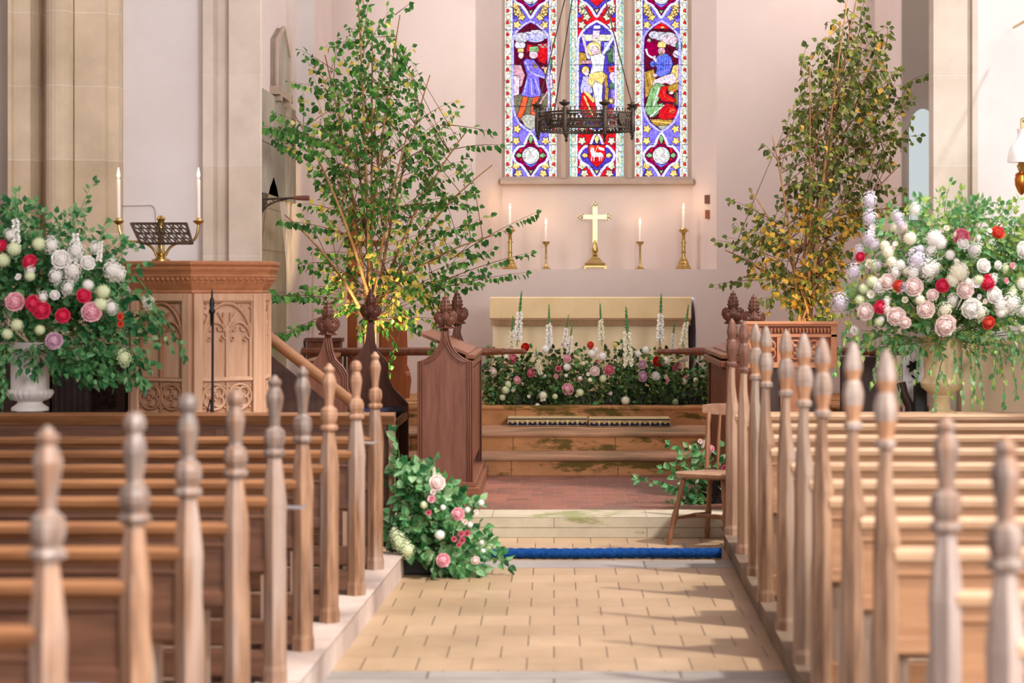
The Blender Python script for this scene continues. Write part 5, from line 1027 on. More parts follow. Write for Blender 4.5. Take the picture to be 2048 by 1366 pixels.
def windsor_chair():
    t = thing('windsor_chair', 'dark elm chair with turned legs standing at the right end of the blue rolled carpet', 'chair', (.975, 13.50, 0), 1.0)
    L = lambda a, b, rs, n=10: (lambda m: m.tube([Vector(a).lerp(Vector(b), i / (len(rs) - 1)) for i in range(len(rs))], rs, n))
    sz = .41
    # seat faces -x ; back at +x
    m = MB(); rings = []
    for z, k in ((sz - .012, .90), (sz, .99), (sz + .018, 1.), (sz + .026, .95)):
        rings.append([( -.01 + (.215 if math.cos(a) > 0 else .22) * k * math.copysign(abs(math.cos(a)) ** .55, math.cos(a)), (.2 + .015 * -math.cos(a)) * k * math.copysign(abs(math.sin(a)) ** .55, math.sin(a)), z - (.010 if z > sz + .01 and math.cos(a) > -.5 else 0)) for a in [2 * PI * i / 32 for i in range(32)]])
    m.loft(rings); obj('seat', m, 'chair_x', t, 'saddle-shaped elm seat', smooth=50)
    rs = [.012, .015, .017, .013, .018, .013, .018, .013, .019, .02, .018, .015, .015, .019, .016, .012]
    for (ax, ay, bx, by) in ((-.16, -.13, -.235, -.20), (-.16, .13, -.235, .20), (.14, -.12, .21, -.18), (.14, .12, .21, .18)):
        m = MB(); a, b = Vector((ax, ay, sz)), Vector((bx, by, 0)); m.tube([a.lerp(b, i / 15) for i in range(16)], rs, 10); obj('leg', m, 'chair', t, smooth=50)
    m = MB()
    for s in (-1, 1): m.tube([(-.20, s * .165, .16), (-.05, s * .155, .16), (0, s * .155, .16), (.05, s * .155, .16), (.175, s * .15, .16)], [.009, .013, .015, .013, .009], 8)
    m.tube([(0, -.155, .16), (0, 0, .16), (0, .155, .16)], [.009, .014, .009], 8); obj('stretcher', m, 'chair', t, smooth=50)
    top = .80
    for s in (-1, 1):
        m = MB(); m.tube([(.17, s * .16, sz + .02), (.185, s * .165, .50), (.20, s * .17, .6), (.215, s * .175, .7), (.235, s * .18, top - .03)], [.013, .016, .018, .014, .017], 8); obj('back_post', m, 'chair', t, smooth=50)
    for y in (-.09, -.03, .03, .09): m = MB(); m.tube([(.18, y, sz + .02), (.2, y * 1.05, .6), (.232, y * 1.1, top - .03)], [.007, .01, .007], 6); obj('spindle', m, 'chair', t, smooth=50)
    m = MB(); n = 14; lo, hi = [], []
    rings = []
    for i in range(n + 1):
        y = -.22 + .44 * i / n; x = .225 + .03 * (1 - (y / .22) ** 2); e = .012 * (abs(y) / .22) ** 4
        rings.append([(x - .012, y, top - .045 + e), (x + .012, y, top - .045 + e), (x + .02, y, top + .022 - e), (x - .006, y, top + .028 - e)])
    m.loft(rings); obj('crest_rail', m, 'chair_x', t, smooth=60, bevel=.004)
def carpet_roll():
    t = thing('rolled_carpet', 'narrow rolled royal-blue carpet lying across the aisle', 'carpet', (.2, 12.72, 0)); m = MB(); rings = []; x0, x1 = XX(958, 12.72), XX(1443, 12.72)
    for i in range(61):
        x = x0 + (x1 - x0) * i / 60; rings.append([(x, 12.72 + (.03 + .004 * math.sin(i * 1.7 + a)) * math.cos(a) * 1.2 + .008 * math.sin(i * .21), .03 + .004 * (i / 60) + (.029 + .0025 * math.sin(i * 2.3 + a * 2)) * math.sin(a)) for a in [2 * PI * k / 14 for k in range(14)]])
    m.loft(rings); obj('roll', m, 'blue', t, world=True, smooth=60)

# ================================================================ flowers
PROTO = {}
def petal_patch(m, T, L, W, cup, n=3):
    rows = []
    for j in range(4):
        v = j / 3; w = W * (.35 + .65 * math.sin(PI * min(1, v * .62 + .12))); row = []
        for i in range(n + 1):
            u = (i / n - .5) * 2; row.append(T @ Vector((u * w / 2, L * v, cup * L * (v * v * .9) + .18 * W * u * u + (.05 * L * math.sin(3 * u + j) if j == 3 else 0))))
        rows.append(row)
    vs = [p for r in rows for p in r]; T0, m.T = m.T, None
    m.add(vs, [(j * (n + 1) + i, j * (n + 1) + i + 1, (j + 1) * (n + 1) + i + 1, (j + 1) * (n + 1) + i) for j in range(3) for i in range(n)]); m.T = T0
def proto(kind, mat):
    key = (kind, mat)
    if key in PROTO: return PROTO[key]
    m = MB(); rr = random.Random(hash(kind) % 7 + 3 if False else len(kind))
    mats = [mat]
    if kind == 'peony':      # radius ~1, facing +z
        for ring, (cnt, tilt, L, W, cup, z) in enumerate(((8, 4, 1.05, .95, .3, -.25), (7, 26, 1.0, .9, .5, -.25))):
            for i in range(cnt):
                a = 2 * PI * i / cnt + ring * .4 + rr.random() * .2
                T = Matrix.Translation((0, 0, z)) @ Matrix.Rotation(a, 4, 'Z') @ Matrix.Rotation(math.radians(tilt + rr.uniform(-6, 6)), 4, 'X'); petal_patch(m, T, L, W, cup)
        nn = 44     # ruffled dome of overlapping petals
        for i in range(nn):
            z = 1 - 1.25 * (i + .5) / nn; q_ = math.sqrt(1 - z * z); a = i * 2.39996; n_ = Vector((q_ * math.cos(a), q_ * math.sin(a), z)); up = (Vector((0, 0, 1)) - n_ * z); up = up.normalized() if up.length > .05 else Vector((1, 0, 0)); sd = n_.cross(up)
            up = (up + sd * rr.uniform(-.5, .5)).normalized(); sd = n_.cross(up); k = .68 + rr.random() * .08
            vs = [n_ * k - up * .18 + sd * .08, n_ * k - up * .18 - sd * .08, n_ * (k + .03) + up * .06 - sd * .24, n_ * (k + .03) + up * .06 + sd * .24, n_ * (k + .13) + up * .2 - sd * .16, n_ * (k + .16) + up * .25, n_ * (k + .13) + up * .2 + sd * .16]
            m.add(vs, [(0, 1, 2, 3), (3, 2, 4, 5), (3, 5, 6)])
        m.ball((0, 0, -.02), .66, 12, 8)
    elif kind == 'ball':      # snowball of many tiny florets
        n = 70
        for i in range(n):
            z = 1 - 2 * (i + .5) / n; a = i * 2.39996; r = math.sqrt(1 - z * z); d = Vector((r * math.cos(a), r * math.sin(a), z)); k = .92 + rr.random() * .14
            u = d.cross(Vector((.2, .3, 1))).normalized(); v = d.cross(u); b = rr.random() * 3
            for q in range(4):
                e = u * math.cos(b + q * PI / 2) + v * math.sin(b + q * PI / 2); f = d.cross(e)
                m.add([d * k * .94, d * k + e * .10 + f * .06, d * k + e * .19, d * k + e * .10 - f * .06], [(0, 1, 2, 3)])
        m.ball((0, 0, 0), .86, 10, 8)
    elif kind == 'lilac':     # loose cone of florets along +z
        for i in range(150):
            z = 1 - 2 * (i + .5) / 150; a = i * 2.39996; q_ = math.sqrt(1 - z * z); k = .75 + .4 * rr.random(); bump = 1 + .22 * math.sin(3 * a + 2 * z) * q_; c = Vector((q_ * math.cos(a) * k * bump * .85, q_ * math.sin(a) * k * bump * .85, z * k * 1.15)); d = c.normalized()
            u = d.cross(Vector((0, .2, 1))).normalized(); v = d.cross(u)
            for q in range(4):
                e = u * math.cos(q * PI / 2 + i) + v * math.sin(q * PI / 2 + i); f = d.cross(e); m.add([c, c + e * .09 + f * .06 + d * .03, c + e * .17 + d * .04, c + e * .09 - f * .06 + d * .03], [(0, 1, 2, 3)])
        m.tube([(0, 0, -1), (0, 0, .9)], .03, 5); m.ball((0, 0, 0), .62, 8, 6)
    elif kind == 'rose':
        for ring, (cnt, tilt, L, W, cup) in enumerate(((5, 15, .95, 1.1, .5), (5, 45, .85, .95, .6), (4, 68, .72, .8, .4), (3, 84, .6, .5, .2))):
            for i in range(cnt): petal_patch(m, Matrix.Rotation(2 * PI * i / cnt + ring, 4, 'Z') @ Matrix.Rotation(math.radians(tilt), 4, 'X'), L, W, cup)
        m.ball((0, 0, .2), .42, 8, 6)
    elif kind == 'daisy':
        for i in range(7): petal_patch(m, Matrix.Rotation(2 * PI * i / 7, 4, 'Z') @ Matrix.Rotation(.35, 4, 'X'), 1., .62, .2, 2)
        m.ball((0, 0, .12), .28, 8, 6, 1); mats = [mat, 'petal_yellow']
    elif kind == 'spike':     # foxglove: bells below, green buds above; unit height along +z
        m.tube([(0, 0, -.15), (.004, 0, .5), (0, 0, 1)], [.012, .009, .003], 5, 1)
        n = 46
        for i in range(n):
            h = .02 + .96 * i / n; a = i * 2.4; s = (1 - h) ** .8; d = Vector((math.cos(a), math.sin(a), -.5 if h < .6 else .3)).normalized(); p = Vector((0, 0, h))
            if h < .58:
                L = .1 * (.5 + s * .7); u = d.cross(Vector((0, 0, 1))).normalized(); v = d.cross(u); m.loft([[p + d * L * t + (u * math.cos(b) + v * math.sin(b)) * r for b in [k * PI / 3 for k in range(6)]] for t, r in ((.1, .006), (.5, L * .28), (1, L * .42))], False, 0)
            else: m.ball(tuple(p + d * .022 * (s + .4)), .034 * (s + .42), 6, 4, 1)
        mats = [mat, 'ivy2']
    me = MB_to_mesh(kind, m, mats); PROTO[key] = me; return me
def MB_to_mesh(name, m, mats):
    me = bpy.data.meshes.new(name); me.from_pydata(m.v, [], m.f)
    for x in mats: me.materials.append(MT[x])
    if len(mats) > 1: me.polygons.foreach_set('material_index', m.m)
    me.shade_smooth(); me.update(); return me
KN = {'peony': 'peony', 'ball': 'snowball_bloom', 'lilac': 'lilac_cluster', 'rose': 'rose', 'daisy': 'daisy', 'spike': 'foxglove_spike'}
def bloom(parent, kind, mat, p, r, face=None, rr=R, h=None, lean=(0, 0)):
    o = bpy.data.objects.new(KN[kind], proto(kind, mat)); COL.objects.link(o); o.parent = parent
    o.location = Vector(p) - parent.location
    if kind == 'spike':
        o.scale = (h * .8, h * .8, h); o.rotation_euler = (lean[1], lean[0], rr.random() * 6)
    else:
        f = Vector(face or (rr.uniform(-.5, .5), -1, rr.uniform(-.1, .6))).normalized()
        if kind == 'lilac': f = Vector(face or (rr.uniform(-.5, .5), -.4, .9)).normalized()
        o.rotation_mode = 'QUATERNION'; o.rotation_quaternion = f.to_track_quat('Z', 'Y') ; o.scale = (r, r, r)
    names = {'petal_white': 'white', 'petal_cream': 'cream', 'petal_blush': 'blush', 'petal_pink': 'pink', 'petal_hot': 'hot pink', 'petal_red': 'red', 'petal_coral': 'coral', 'petal_mauve': 'mauve', 'petal_lilac': 'lilac', 'petal_green': 'pale green', 'petal_rose': 'rose pink', 'petal_yellow': 'yellow'}
    o['label'] = names[mat] + ' ' + KN[kind].replace('_', ' ')
    return o
def sprig(ms, ml, a, b, rr, sag=.1, s0=.3, step=.03, L=.05, W=.04, mis=(0, 1), wts=(1, 1), rad=.003, droop=.5, n=10, spread=1., up=0):
    a, b = Vector(a), Vector(b); mid = a.lerp(b, .55) + Vector((rr.uniform(-.03, .03), rr.uniform(-.03, .03), sag)); pts = bez(a, mid, b, n)
    ms.tube(pts, [rad * (1 - .75 * i / n) for i in range(n + 1)], 4, 0, False)
    tot = (b - a).length; k = s0; sd = 1
    while k < 1.0:
        f = k * n; i = min(int(f), n - 1); p = pts[i].lerp(pts[i + 1], f - i); tg = (pts[i + 1] - pts[i]).normalized(); side = tg.cross(Vector((rr.uniform(-1, 1), rr.uniform(-1, 1), rr.uniform(-1, 1)))).normalized()
        d = tg * .5 + side * spread * rr.uniform(.5, 1.1) + Vector((0, 0, -droop * rr.uniform(.3, 1.6))); q = p + d.normalized() * .012
        ml.leaf(q, d, (rr.uniform(-1, 1), rr.uniform(-1.4, .2), rr.uniform(-.4, 1)), L * rr.uniform(.65, 1.15), W * rr.uniform(.65, 1.1), rr.choices(mis, wts)[0])
        k += step / max(tot, .05) * rr.uniform(.6, 1.4)
    ml.leaf(b, (b - pts[-2]) + Vector((0, 0, -.01)), (rr.uniform(-1, 1), -1, .3), L * .8, W * .8, rr.choices(mis, wts)[0])

def interp(tab, y):
    for (y0, a, b), (y1, c, d) in zip(tab[:-1], tab[1:]):
        if y0 <= y <= y1: t = (y - y0) / (y1 - y0); return a + (c - a) * t, b + (d - b) * t
    return tab[-1][1:]
def clear(tip, px, py):
    if tip.x < -1.92: return P(px, py, -1.92 * F / (px - CX))
    return tip
def birch(name, label, D, base, tops, env, mats, nbr, seed, wts, extra=(), pot=True):
    rr = random.Random(seed); bx, by = base; bp = P(bx, by, D); z0 = .13
    t = thing(name, label, 'birch branches', (bp.x, D, z0)); mt, ms, ml = MB(), MB(), MB(); stems = []
    for (tx, ty) in tops:
        dy = rr.uniform(-.25, .25); b = clear(P(tx, ty, D + dy), tx, ty); g = Vector((bp.x + rr.uniform(-.05, .05), D + rr.uniform(-.05, .05), z0 + .2)); a = bp + Vector((rr.uniform(-.05, .05), rr.uniform(-.05, .05), 0))
        m = a.lerp(b, .5) + Vector(((a.x - b.x) * .18, 0, abs(b.x - a.x) * .15)); pts = [g] + bez(a, m, b, 14); stems.append(pts)
        mt.tube(pts, [.016] + [.014 * (1 - .8 * i / 14) + .002 for i in range(15)], 6)
    ys = []; 
    for i in range(nbr):
        while True:
            py = rr.uniform(env[0][0], env[-1][0]); xl, xr = interp(env, py)
            if rr.random() < (xr - xl) / 460.: break
        u = rr.random(); px = xl + (xr - xl) * (.5 + (u - .5) * (1 if rr.random() < .7 else .7)); rel = abs(px - (xl + xr) / 2) / ((xr - xl) / 2)
        tip = P(px, py, D + rr.uniform(-.45, .45) * (1.1 - rel * .6))
        tip = clear(tip, px, py); best = None
        for _ in range(7):
            s = rr.choice(stems); k = rr.randint(1, 14); p = s[k]; dz = tip.z - p.z; dx = abs(tip.x - p.x); L = (tip - p).length
            sc = L + (1.2 if dz < .08 * L - .05 and py < base[1] - 60 else 0) + (.5 if dz > 3 * dx + .3 else 0) + abs(L - .55) * .6
            if best is None or sc < best[0]: best = (sc, p)
        ysf = (py - env[0][0]) / (env[-1][0] - env[0][0]); w = [wts[0], wts[1], wts[2] * (3.6 if .62 < ysf < .97 and rel < .75 else .35)]  # more yellow leaves low down: autumn tint plus painted warm light
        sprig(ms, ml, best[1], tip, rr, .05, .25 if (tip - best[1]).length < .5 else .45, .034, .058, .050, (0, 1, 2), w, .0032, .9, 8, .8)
    for (ax, ay, cx, cy) in extra:
        sprig(ms, ml, P(ax, ay, D - .1), clear(P(cx, cy, D - .2), cx, cy), rr, .03, .35, .03, .060, .052, (0, 1, 2), (1, .3, 0), .004, .9, 10, .8)
    obj('trunk', mt, 'bark', t, world=True, smooth=60); obj('twigs', ms, 'twig', t, world=True, smooth=60); o = obj('foliage', ml, mats, t, world=True); 
    if pot:
        p = MB(); p.lathe([(.16, 0), (.2, .3), (.21, .31), (.19, .31), (.18, .28)], 20, (bp.x, D, z0)); obj('pot', p, 'blackpl', t, world=True, smooth=50)
    return t
def bouquet(name, label, cat, C, env, D, base, blooms, seed, nspr, mats, wts, dens=.03, L=.055, W=.042, depth=.3, droopers=(), loc=None, ups=(), s0=.35):
    """arrangement: stems fan out from a base point to an outline; blooms sit on the front surface"""
    rr = random.Random(seed); bp = P(base[0], base[1], D); t = thing(name, label, cat, tuple(loc or bp)); ms, ml = MB(), MB()
    for i in range(nspr):
        py = rr.uniform(env[0][0], env[-1][0]); xl, xr = interp(env, py); px = xl + (xr - xl) * rr.random(); rel = min(1, abs(px - (xl + xr) / 2) / max(1, (xr - xl) / 2)); 
        dd = depth * math.sqrt(max(0, 1 - rel * rel)); tip = P(px, py, D + (rr.uniform(-1, 1) if rr.random() < .3 else -rr.uniform(.3, .95)) * dd)
        a = bp.lerp(tip, rr.uniform(0, .45)); sprig(ms, ml, a, tip, rr, .03, s0, dens, L, W, (0, 1, 2), wts, .003, .5, 7, .9)
    for (ax, ay, cx, cy, k) in droopers: sprig(ms, ml, P(ax, ay, D - depth * .7), P(cx, cy, D - depth * .8 + rr.uniform(-.1, .1)), rr, .05, .12, .022, L * .8, W * .75, (0, 1, 2), (1, 1.2, 1.2) if k else (1.5, 1, .2), .003, 1.2, 10, .7)
    for (ax, ay, cx, cy) in ups: sprig(ms, ml, P(ax, ay, D - .05), P(cx, cy, D - .05), rr, .0, .15, .024, L * .9, W * .9, (0, 1, 2), (.6, 1.4, .3), .003, -.2, 10, 1.)
    obj('stems', ms, 'stem', t, world=True, smooth=60); f = obj('foliage', ml, mats, t, world=True)
    for b in blooms:
        k, mat, px, py, rpx = b[:5]; cx, cy = C; xl, xr = interp(env, py); rel = min(.98, abs(px - (xl + xr) / 2) / max(1, (xr - xl) / 2)); d = D - depth * 1.02 * math.sqrt(1 - rel * rel) - (.02 if len(b) < 6 else b[5]); s = d / F
        if k == 'spike':
            tx, ty = b[6], b[7]; p = P(px, py, d); q = P(tx, ty, d); v = q - p; bloom(t, k, mat, p, 1, h=v.length, rr=rr, lean=(math.atan2(v.x, v.z), 0))
        else: bloom(t, k, mat, P(px, py, d), rpx * s, (rr.uniform(-.3, .3) + (px - cx) / 260, -1, (cy - py) / 300 + rr.uniform(-.1, .3)) if k != 'lilac' else None, rr)
    return t
def urns():
    d = 12.9; x = XX(60, d); s = d / F; Z = lambda py: ZZ(py, d)
    t = thing('flower_urn', 'white urn with fluted bowl holding the left flower arrangement', 'urn', (x, d, Z(830)))
    m = MB(); m.lathe([(28 * s, Z(830)), (29 * s, Z(826)), (24 * s, Z(822)), (37 * s, Z(821)), (37 * s, Z(815)), (27 * s, Z(808)), (24 * s, Z(804)), (30 * s, Z(800))], 32, (x, d, 0)); obj('foot', m, 'white', t, world=True, smooth=40)
    m = MB(); m.lathe([(30 * s, Z(801)), (40 * s, Z(796)), (45 * s, Z(788)), (46 * s, Z(784)), (43 * s, Z(779))], 96, (x, d, 0), ridge=.035, nr=24); obj('fluted_bowl', m, 'white', t, world=True, smooth=60)
    m = MB(); m.lathe([(40 * s, Z(781)), (38 * s, Z(776)), (38 * s, Z(730)), (39 * s, Z(700)), (44 * s, Z(690)), (46 * s, Z(684)), (42 * s, Z(684)), (36 * s, Z(700)), (10 * s, Z(705))], 36, (x, d, 0)); obj('body', m, 'white', t, world=True, smooth=40)
    m = MB(); m.box(x - .16, x + .16, d - .16, d + .16, 0, Z(834)); m.box(x - .19, x + .19, d - .19, d + .19, 0, .1); m.box(x - .18, x + .18, d - .18, d + .18, Z(834) - .05, Z(831)); tag(obj('plinth', m, 'screen', bevel=.005), 'dark plinth under the white flower urn', 'plinth')
    d = 13.85; x = XX(1883, d); s = d / F; Z = lambda py: ZZ(py, d)
    t = thing('flower_urn', 'cream stone-coloured urn holding the big right flower arrangement', 'urn', (x, d, Z(832)))
    m = MB(); m.lathe([(30 * s, Z(832)), (30 * s, Z(826)), (18 * s, Z(818)), (16 * s, Z(800)), (20 * s, Z(794)), (17 * s, Z(790)), (26 * s, Z(786)), (40 * s, Z(775)), (42 * s, Z(766)), (37 * s, Z(758))], 36, (x, d, 0)); obj('foot', m, 'cream', t, world=True, smooth=40)
    m = MB(); m.lathe([(37 * s, Z(759)), (35 * s, Z(752)), (36 * s, Z(715)), (40 * s, Z(690)), (46 * s, Z(680)), (47 * s, Z(674)), (42 * s, Z(674)), (34 * s, Z(700)), (10 * s, Z(706))], 36, (x, d, 0)); obj('body', m, 'cream', t, world=True, smooth=40)
    m = MB(); m.box(x - .16, x + .16, d - .16, d + .16, 0, Z(835)); m.box(x - .18, x + .18, d - .18, d + .18, Z(835) - .05, Z(833)); tag(obj('plinth', m, 'cream', bevel=.005), 'cream plinth under the right flower urn', 'plinth')

def flowers():
    G = ['ivy1', 'ivy2', 'ivy3']
    p, b, l, r, dd, sp = 'peony', 'ball', 'lilac', 'rose', 'daisy', 'spike'
    W, CR, BL, PK, HT, RD_, CO, MV, LI, GR, RS, YE = ['petal_' + k for k in ('white', 'cream', 'blush', 'pink', 'hot', 'red', 'coral', 'mauve', 'lilac', 'green', 'rose', 'yellow')]
    # left arrangement
    env = [(400, -10, 60), (440, -40, 200), (480, -60, 260), (520, -80, 290), (580, -90, 310), (640, -90, 330), (700, -80, 330), (740, -40, 310), (770, 180, 290)]
    bl = [(p, HT, 2, 493, 14), (p, HT, 60, 524, 15), (p, HT, 68, 607, 17), (p, HT, 83, 620, 18), (p, HT, 125, 631, 15), (p, HT, 167, 592, 15), (p, PK, 30, 604, 19), (p, PK, 183, 624, 20), (p, MV, 108, 681, 17), (p, W, 122, 519, 19), (p, W, 175, 526, 15),
          (b, GR, 28, 498, 15), (b, GR, 6, 520, 15), (b, GR, 78, 488, 14), (b, GR, 206, 583, 15), (b, GR, 200, 609, 15), (b, GR, 34, 650, 13), (b, GR, 15, 668, 12), (b, GR, 60, 552, 11), (l, W, 103, 490, 16), (l, W, 145, 541, 20), (l, W, 112, 552, 16), (l, W, 225, 540, 20), (l, W, 240, 548, 14),
          (l, W, 296, 604, 14), (l, W, 152, 500, 18), (l, W, 222, 615, 14), (l, W, 135, 575, 14), (l, W, 60, 540, 12), (l, W, 85, 595, 12), (l, GR, 248, 716, 16), (r, CO, 238, 634, 9), (r, CO, 240, 648, 8), (b, W, 176, 570, 12), (r, W, 40, 556, 9),
          (sp, W, 32, 498, 0, .0, 30, 388), (sp, W, 158, 520, 0, .0, 172, 422), (sp, W, 198, 520, 0, .05, 205, 452), (l, W, 20, 470, 12), (l, W, 190, 495, 12), (p, W, 110, 590, 10), (b, GR, 80, 660, 11)]
    dr = [(300, 600, 372, 712, 0), (290, 620, 345, 700, 0), (240, 700, 282, 765, 0), (230, 690, 258, 770, 0), (10, 700, 6, 830, 0), (-10, 690, 20, 790, 0), (60, 680, 75, 738, 0), (90, 690, 118, 742, 0), (280, 560, 320, 660, 0), (200, 680, 225, 745, 0), (270, 680, 300, 740, 0)]
    ups = [(140, 470, 186, 362), (110, 470, 148, 420), (30, 460, 38, 384), (20, 470, 8, 400), (235, 500, 280, 490), (210, 480, 212, 440), (175, 480, 168, 425)]
    bouquet('flower_arrangement', 'large arrangement of hot pink peonies and white flowers in the white urn', 'flower arrangement', (90, 600), env, 12.85, (60, 690), bl, 11, 230, G, (2.2, 2, .5), .026, .056, .044, .38, dr, ups=ups)
    # right arrangement
    env = [(395, 1830, 1960), (430, 1740, 2090), (480, 1720, 2110), (540, 1700, 2120), (600, 1680, 2120), (650, 1690, 2110), (690, 1700, 2100), (715, 1730, 2080)]
    bl = [(p, BL, 1776, 564, 17), (p, BL, 1828, 574, 19), (p, BL, 1732, 623, 18), (p, BL, 1792, 632, 19), (p, BL, 1852, 619, 18), (p, BL, 1889, 650, 23), (p, W, 1942, 616, 21), (p, BL, 1930, 580, 17), (p, W, 1987, 591, 18), (p, W, 1966, 532, 15), (p, W, 1760, 572, 14), (p, BL, 1810, 645, 12),
          (p, RS, 1922, 474, 17), (p, W, 1925, 488, 13, .05), (p, CO, 1995, 466, 14), (p, HT, 1721, 514, 10), (p, CO, 1798, 572, 12), (p, HT, 1885, 571, 14), (p, HT, 1762, 614, 14), (p, HT, 1974, 565, 17), (p, CO, 1976, 645, 14), (r, PK, 2021, 533, 9), (r, PK, 2009, 562, 8), (r, W, 1905, 566, 9), (p, W, 2046, 500, 18), (p, W, 2044, 570, 12),
          (b, CR, 1820, 477, 14), (b, CR, 1770, 492, 12), (b, CR, 1776, 505, 13), (b, CR, 1783, 524, 12), (b, W, 1869, 477, 18), (b, W, 1880, 486, 14), (l, LI, 1739, 402, 17), (l, LI, 1740, 437, 17), (l, LI, 1681, 606, 20), (l, LI, 1708, 545, 18), (l, LI, 1834, 520, 22), (l, W, 1857, 540, 20), (l, W, 1826, 545, 16), (b, CR, 1917, 545, 21), (b, CR, 1905, 560, 15),
          (l, LI, 1738, 477, 14), (l, LI, 1750, 490, 11), (l, LI, 1795, 434, 13), (l, LI, 1802, 450, 11), (l, W, 2023, 607, 20), (l, W, 2000, 612, 15), (b, GR, 1745, 564, 13), (b, GR, 1728, 578, 11), (b, GR, 1720, 600, 11), (b, GR, 1758, 644, 10), (r, W, 1714, 660, 12), (l, W, 1862, 500, 13), (l, W, 1950, 500, 14), (b, GR, 1957, 560, 12), (l, W, 1870, 535, 13),
          (l, CR, 1890, 620, 16), (l, CR, 1960, 625, 16), (l, W, 1830, 420, 13), (b, CR, 1840, 600, 11), (l, W, 1985, 560, 12), (p, W, 1995, 530, 9), (r, CR, 1810, 600, 8), (b, W, 1900, 510, 11), (l, W, 1790, 545, 14), (l, W, 1905, 600, 12), (p, BL, 1865, 590, 12)]
    q = random.Random(41)
    for i in range(46):
        px, py = q.uniform(1715, 2045), q.uniform(450, 660); bl.append((q.choice([l, b, r, dd, l]), q.choice([W, CR, W, LI, GR, BL]), px, py, q.uniform(6, 12)))
    dr = [(1700, 640, 1668, 745, 1), (1720, 660, 1700, 730, 0), (1760, 680, 1745, 765, 1), (1790, 690, 1800, 800, 1), (1730, 690, 1720, 720, 0), (1850, 690, 1830, 760, 1), (1885, 720, 1868, 815, 1), (1880, 740, 1905, 790, 1), (1905, 690, 1912, 760, 1), (1940, 690, 1955, 800, 1), (1950, 700, 1965, 810, 1), (1960, 680, 1945, 815, 1), (1990, 690, 1985, 770, 0), (2000, 700, 2010, 810, 0), (2020, 690, 2035, 790, 1), (2040, 700, 2046, 770, 1), (1870, 690, 1860, 740, 1), (1750, 660, 1715, 700, 1), (1990, 640, 2046, 700, 1), (1815, 700, 1800, 740, 0), (2010, 640, 2030, 720, 1), (1925, 700, 1925, 800, 1), (1780, 700, 1770, 740, 0)]
    ups = [(1890, 470, 1900, 365), (1870, 470, 1880, 385), (1910, 460, 1925, 380), (1860, 450, 1850, 400), (1960, 470, 2020, 405), (1990, 460, 2040, 400), (1900, 440, 1935, 420), (1930, 470, 1965, 412), (1740, 450, 1735, 400), (2030, 520, 2048, 440), (1800, 460, 1790, 420), (1840, 460, 1835, 410), (2000, 500, 2048, 480)]
    bouquet('flower_arrangement', 'huge sunlit arrangement of blush peonies, lilac and trailing greenery in the cream urn', 'flower arrangement', (1880, 570), env, 13.85, (1883, 680), bl, 12, 270, ['ivy2', 'lime', 'ivy3'], (1.6, 1.6, 1.2), .025, .056, .042, .36, dr, ups=ups)
    # floor pot
    d = 12.1; x = XX(838, d); m = MB(); t = thing('flower_pot', 'square black tub on the tiles under the aisle flowers', 'pot', (x + .02, d, 0))
    m.loft([[(x - .115, d - .1, 0), (x + .12, d - .1, 0), (x + .12, d + .1, 0), (x - .115, d + .1, 0)], [(x - .13, d - .12, .22), (x + .14, d - .12, .22), (x + .14, d + .12, .22), (x - .13, d + .12, .22)]]); obj('body', m, 'blackpl', t, world=True, bevel=.01)
    m = MB(); m.box(x - .137, x + .147, d - .127, d + .127, .2, .225); obj('rim', m, 'blackpl', t, world=True, bevel=.006)
    env = [(925, 790, 850), (960, 780, 900), (1000, 778, 950), (1050, 776, 972), (1100, 778, 972), (1115, 800, 970), (1135, 880, 968), (1165, 910, 955)]
    bl = [(p, BL, 874, 966, 16), (p, PK, 916, 1028, 13), (p, PK, 886, 1120, 14), (b, W, 880, 1070, 10), (r, RS, 921, 1066, 8), (r, RS, 934, 1066, 8), (r, RS, 925, 1080, 8), (r, RS, 908, 1078, 7), (r, RS, 918, 1090, 6), (r, PK, 864, 1000, 10), (r, RS, 857, 1026, 7), (p, BL, 950, 1120, 9), (b, W, 962, 1006, 7), (r, BL, 950, 1024, 6), (r, BL, 930, 1044, 6),
          (b, W, 940, 1050, 6), (b, W, 935, 1020, 6), (b, W, 963, 1085, 5), (b, W, 966, 1102, 5), (sp, CR, 868, 955, 0, .02, 871, 916), (l, GR, 800, 1085, 18), (l, GR, 815, 1100, 16), (l, GR, 792, 1070, 14), (b, W, 886, 1015, 6), (r, BL, 867, 985, 7), (b, GR, 848, 1010, 8)]
    ups = [(800, 960, 787, 862), (800, 980, 796, 930), (930, 1020, 905, 972), (920, 1010, 960, 1004), (860, 990, 872, 920), (960, 1090, 1010, 1118), (950, 1100, 1020, 1130), (960, 1080, 1000, 1108), (900, 1000, 920, 985)]
    bouquet('flower_arrangement', 'low arrangement of blush peonies and greenery in the black tub by the left pews', 'flower arrangement', (870, 1050), env, 12.05, (845, 1100), bl, 13, 175, G, (1., 2, 1.9), .027, .068, .054, .26, [(930, 1130, 945, 1172, 0), (870, 1110, 866, 1180, 0), (910, 1130, 912, 1165, 0)], ups=ups, s0=.3)
    # altar bank
    env = [(690, 1000, 1390), (705, 975, 1410), (740, 968, 1425), (780, 966, 1428), (808, 968, 1425), (815, 975, 1420)]
    rr = random.Random(8)
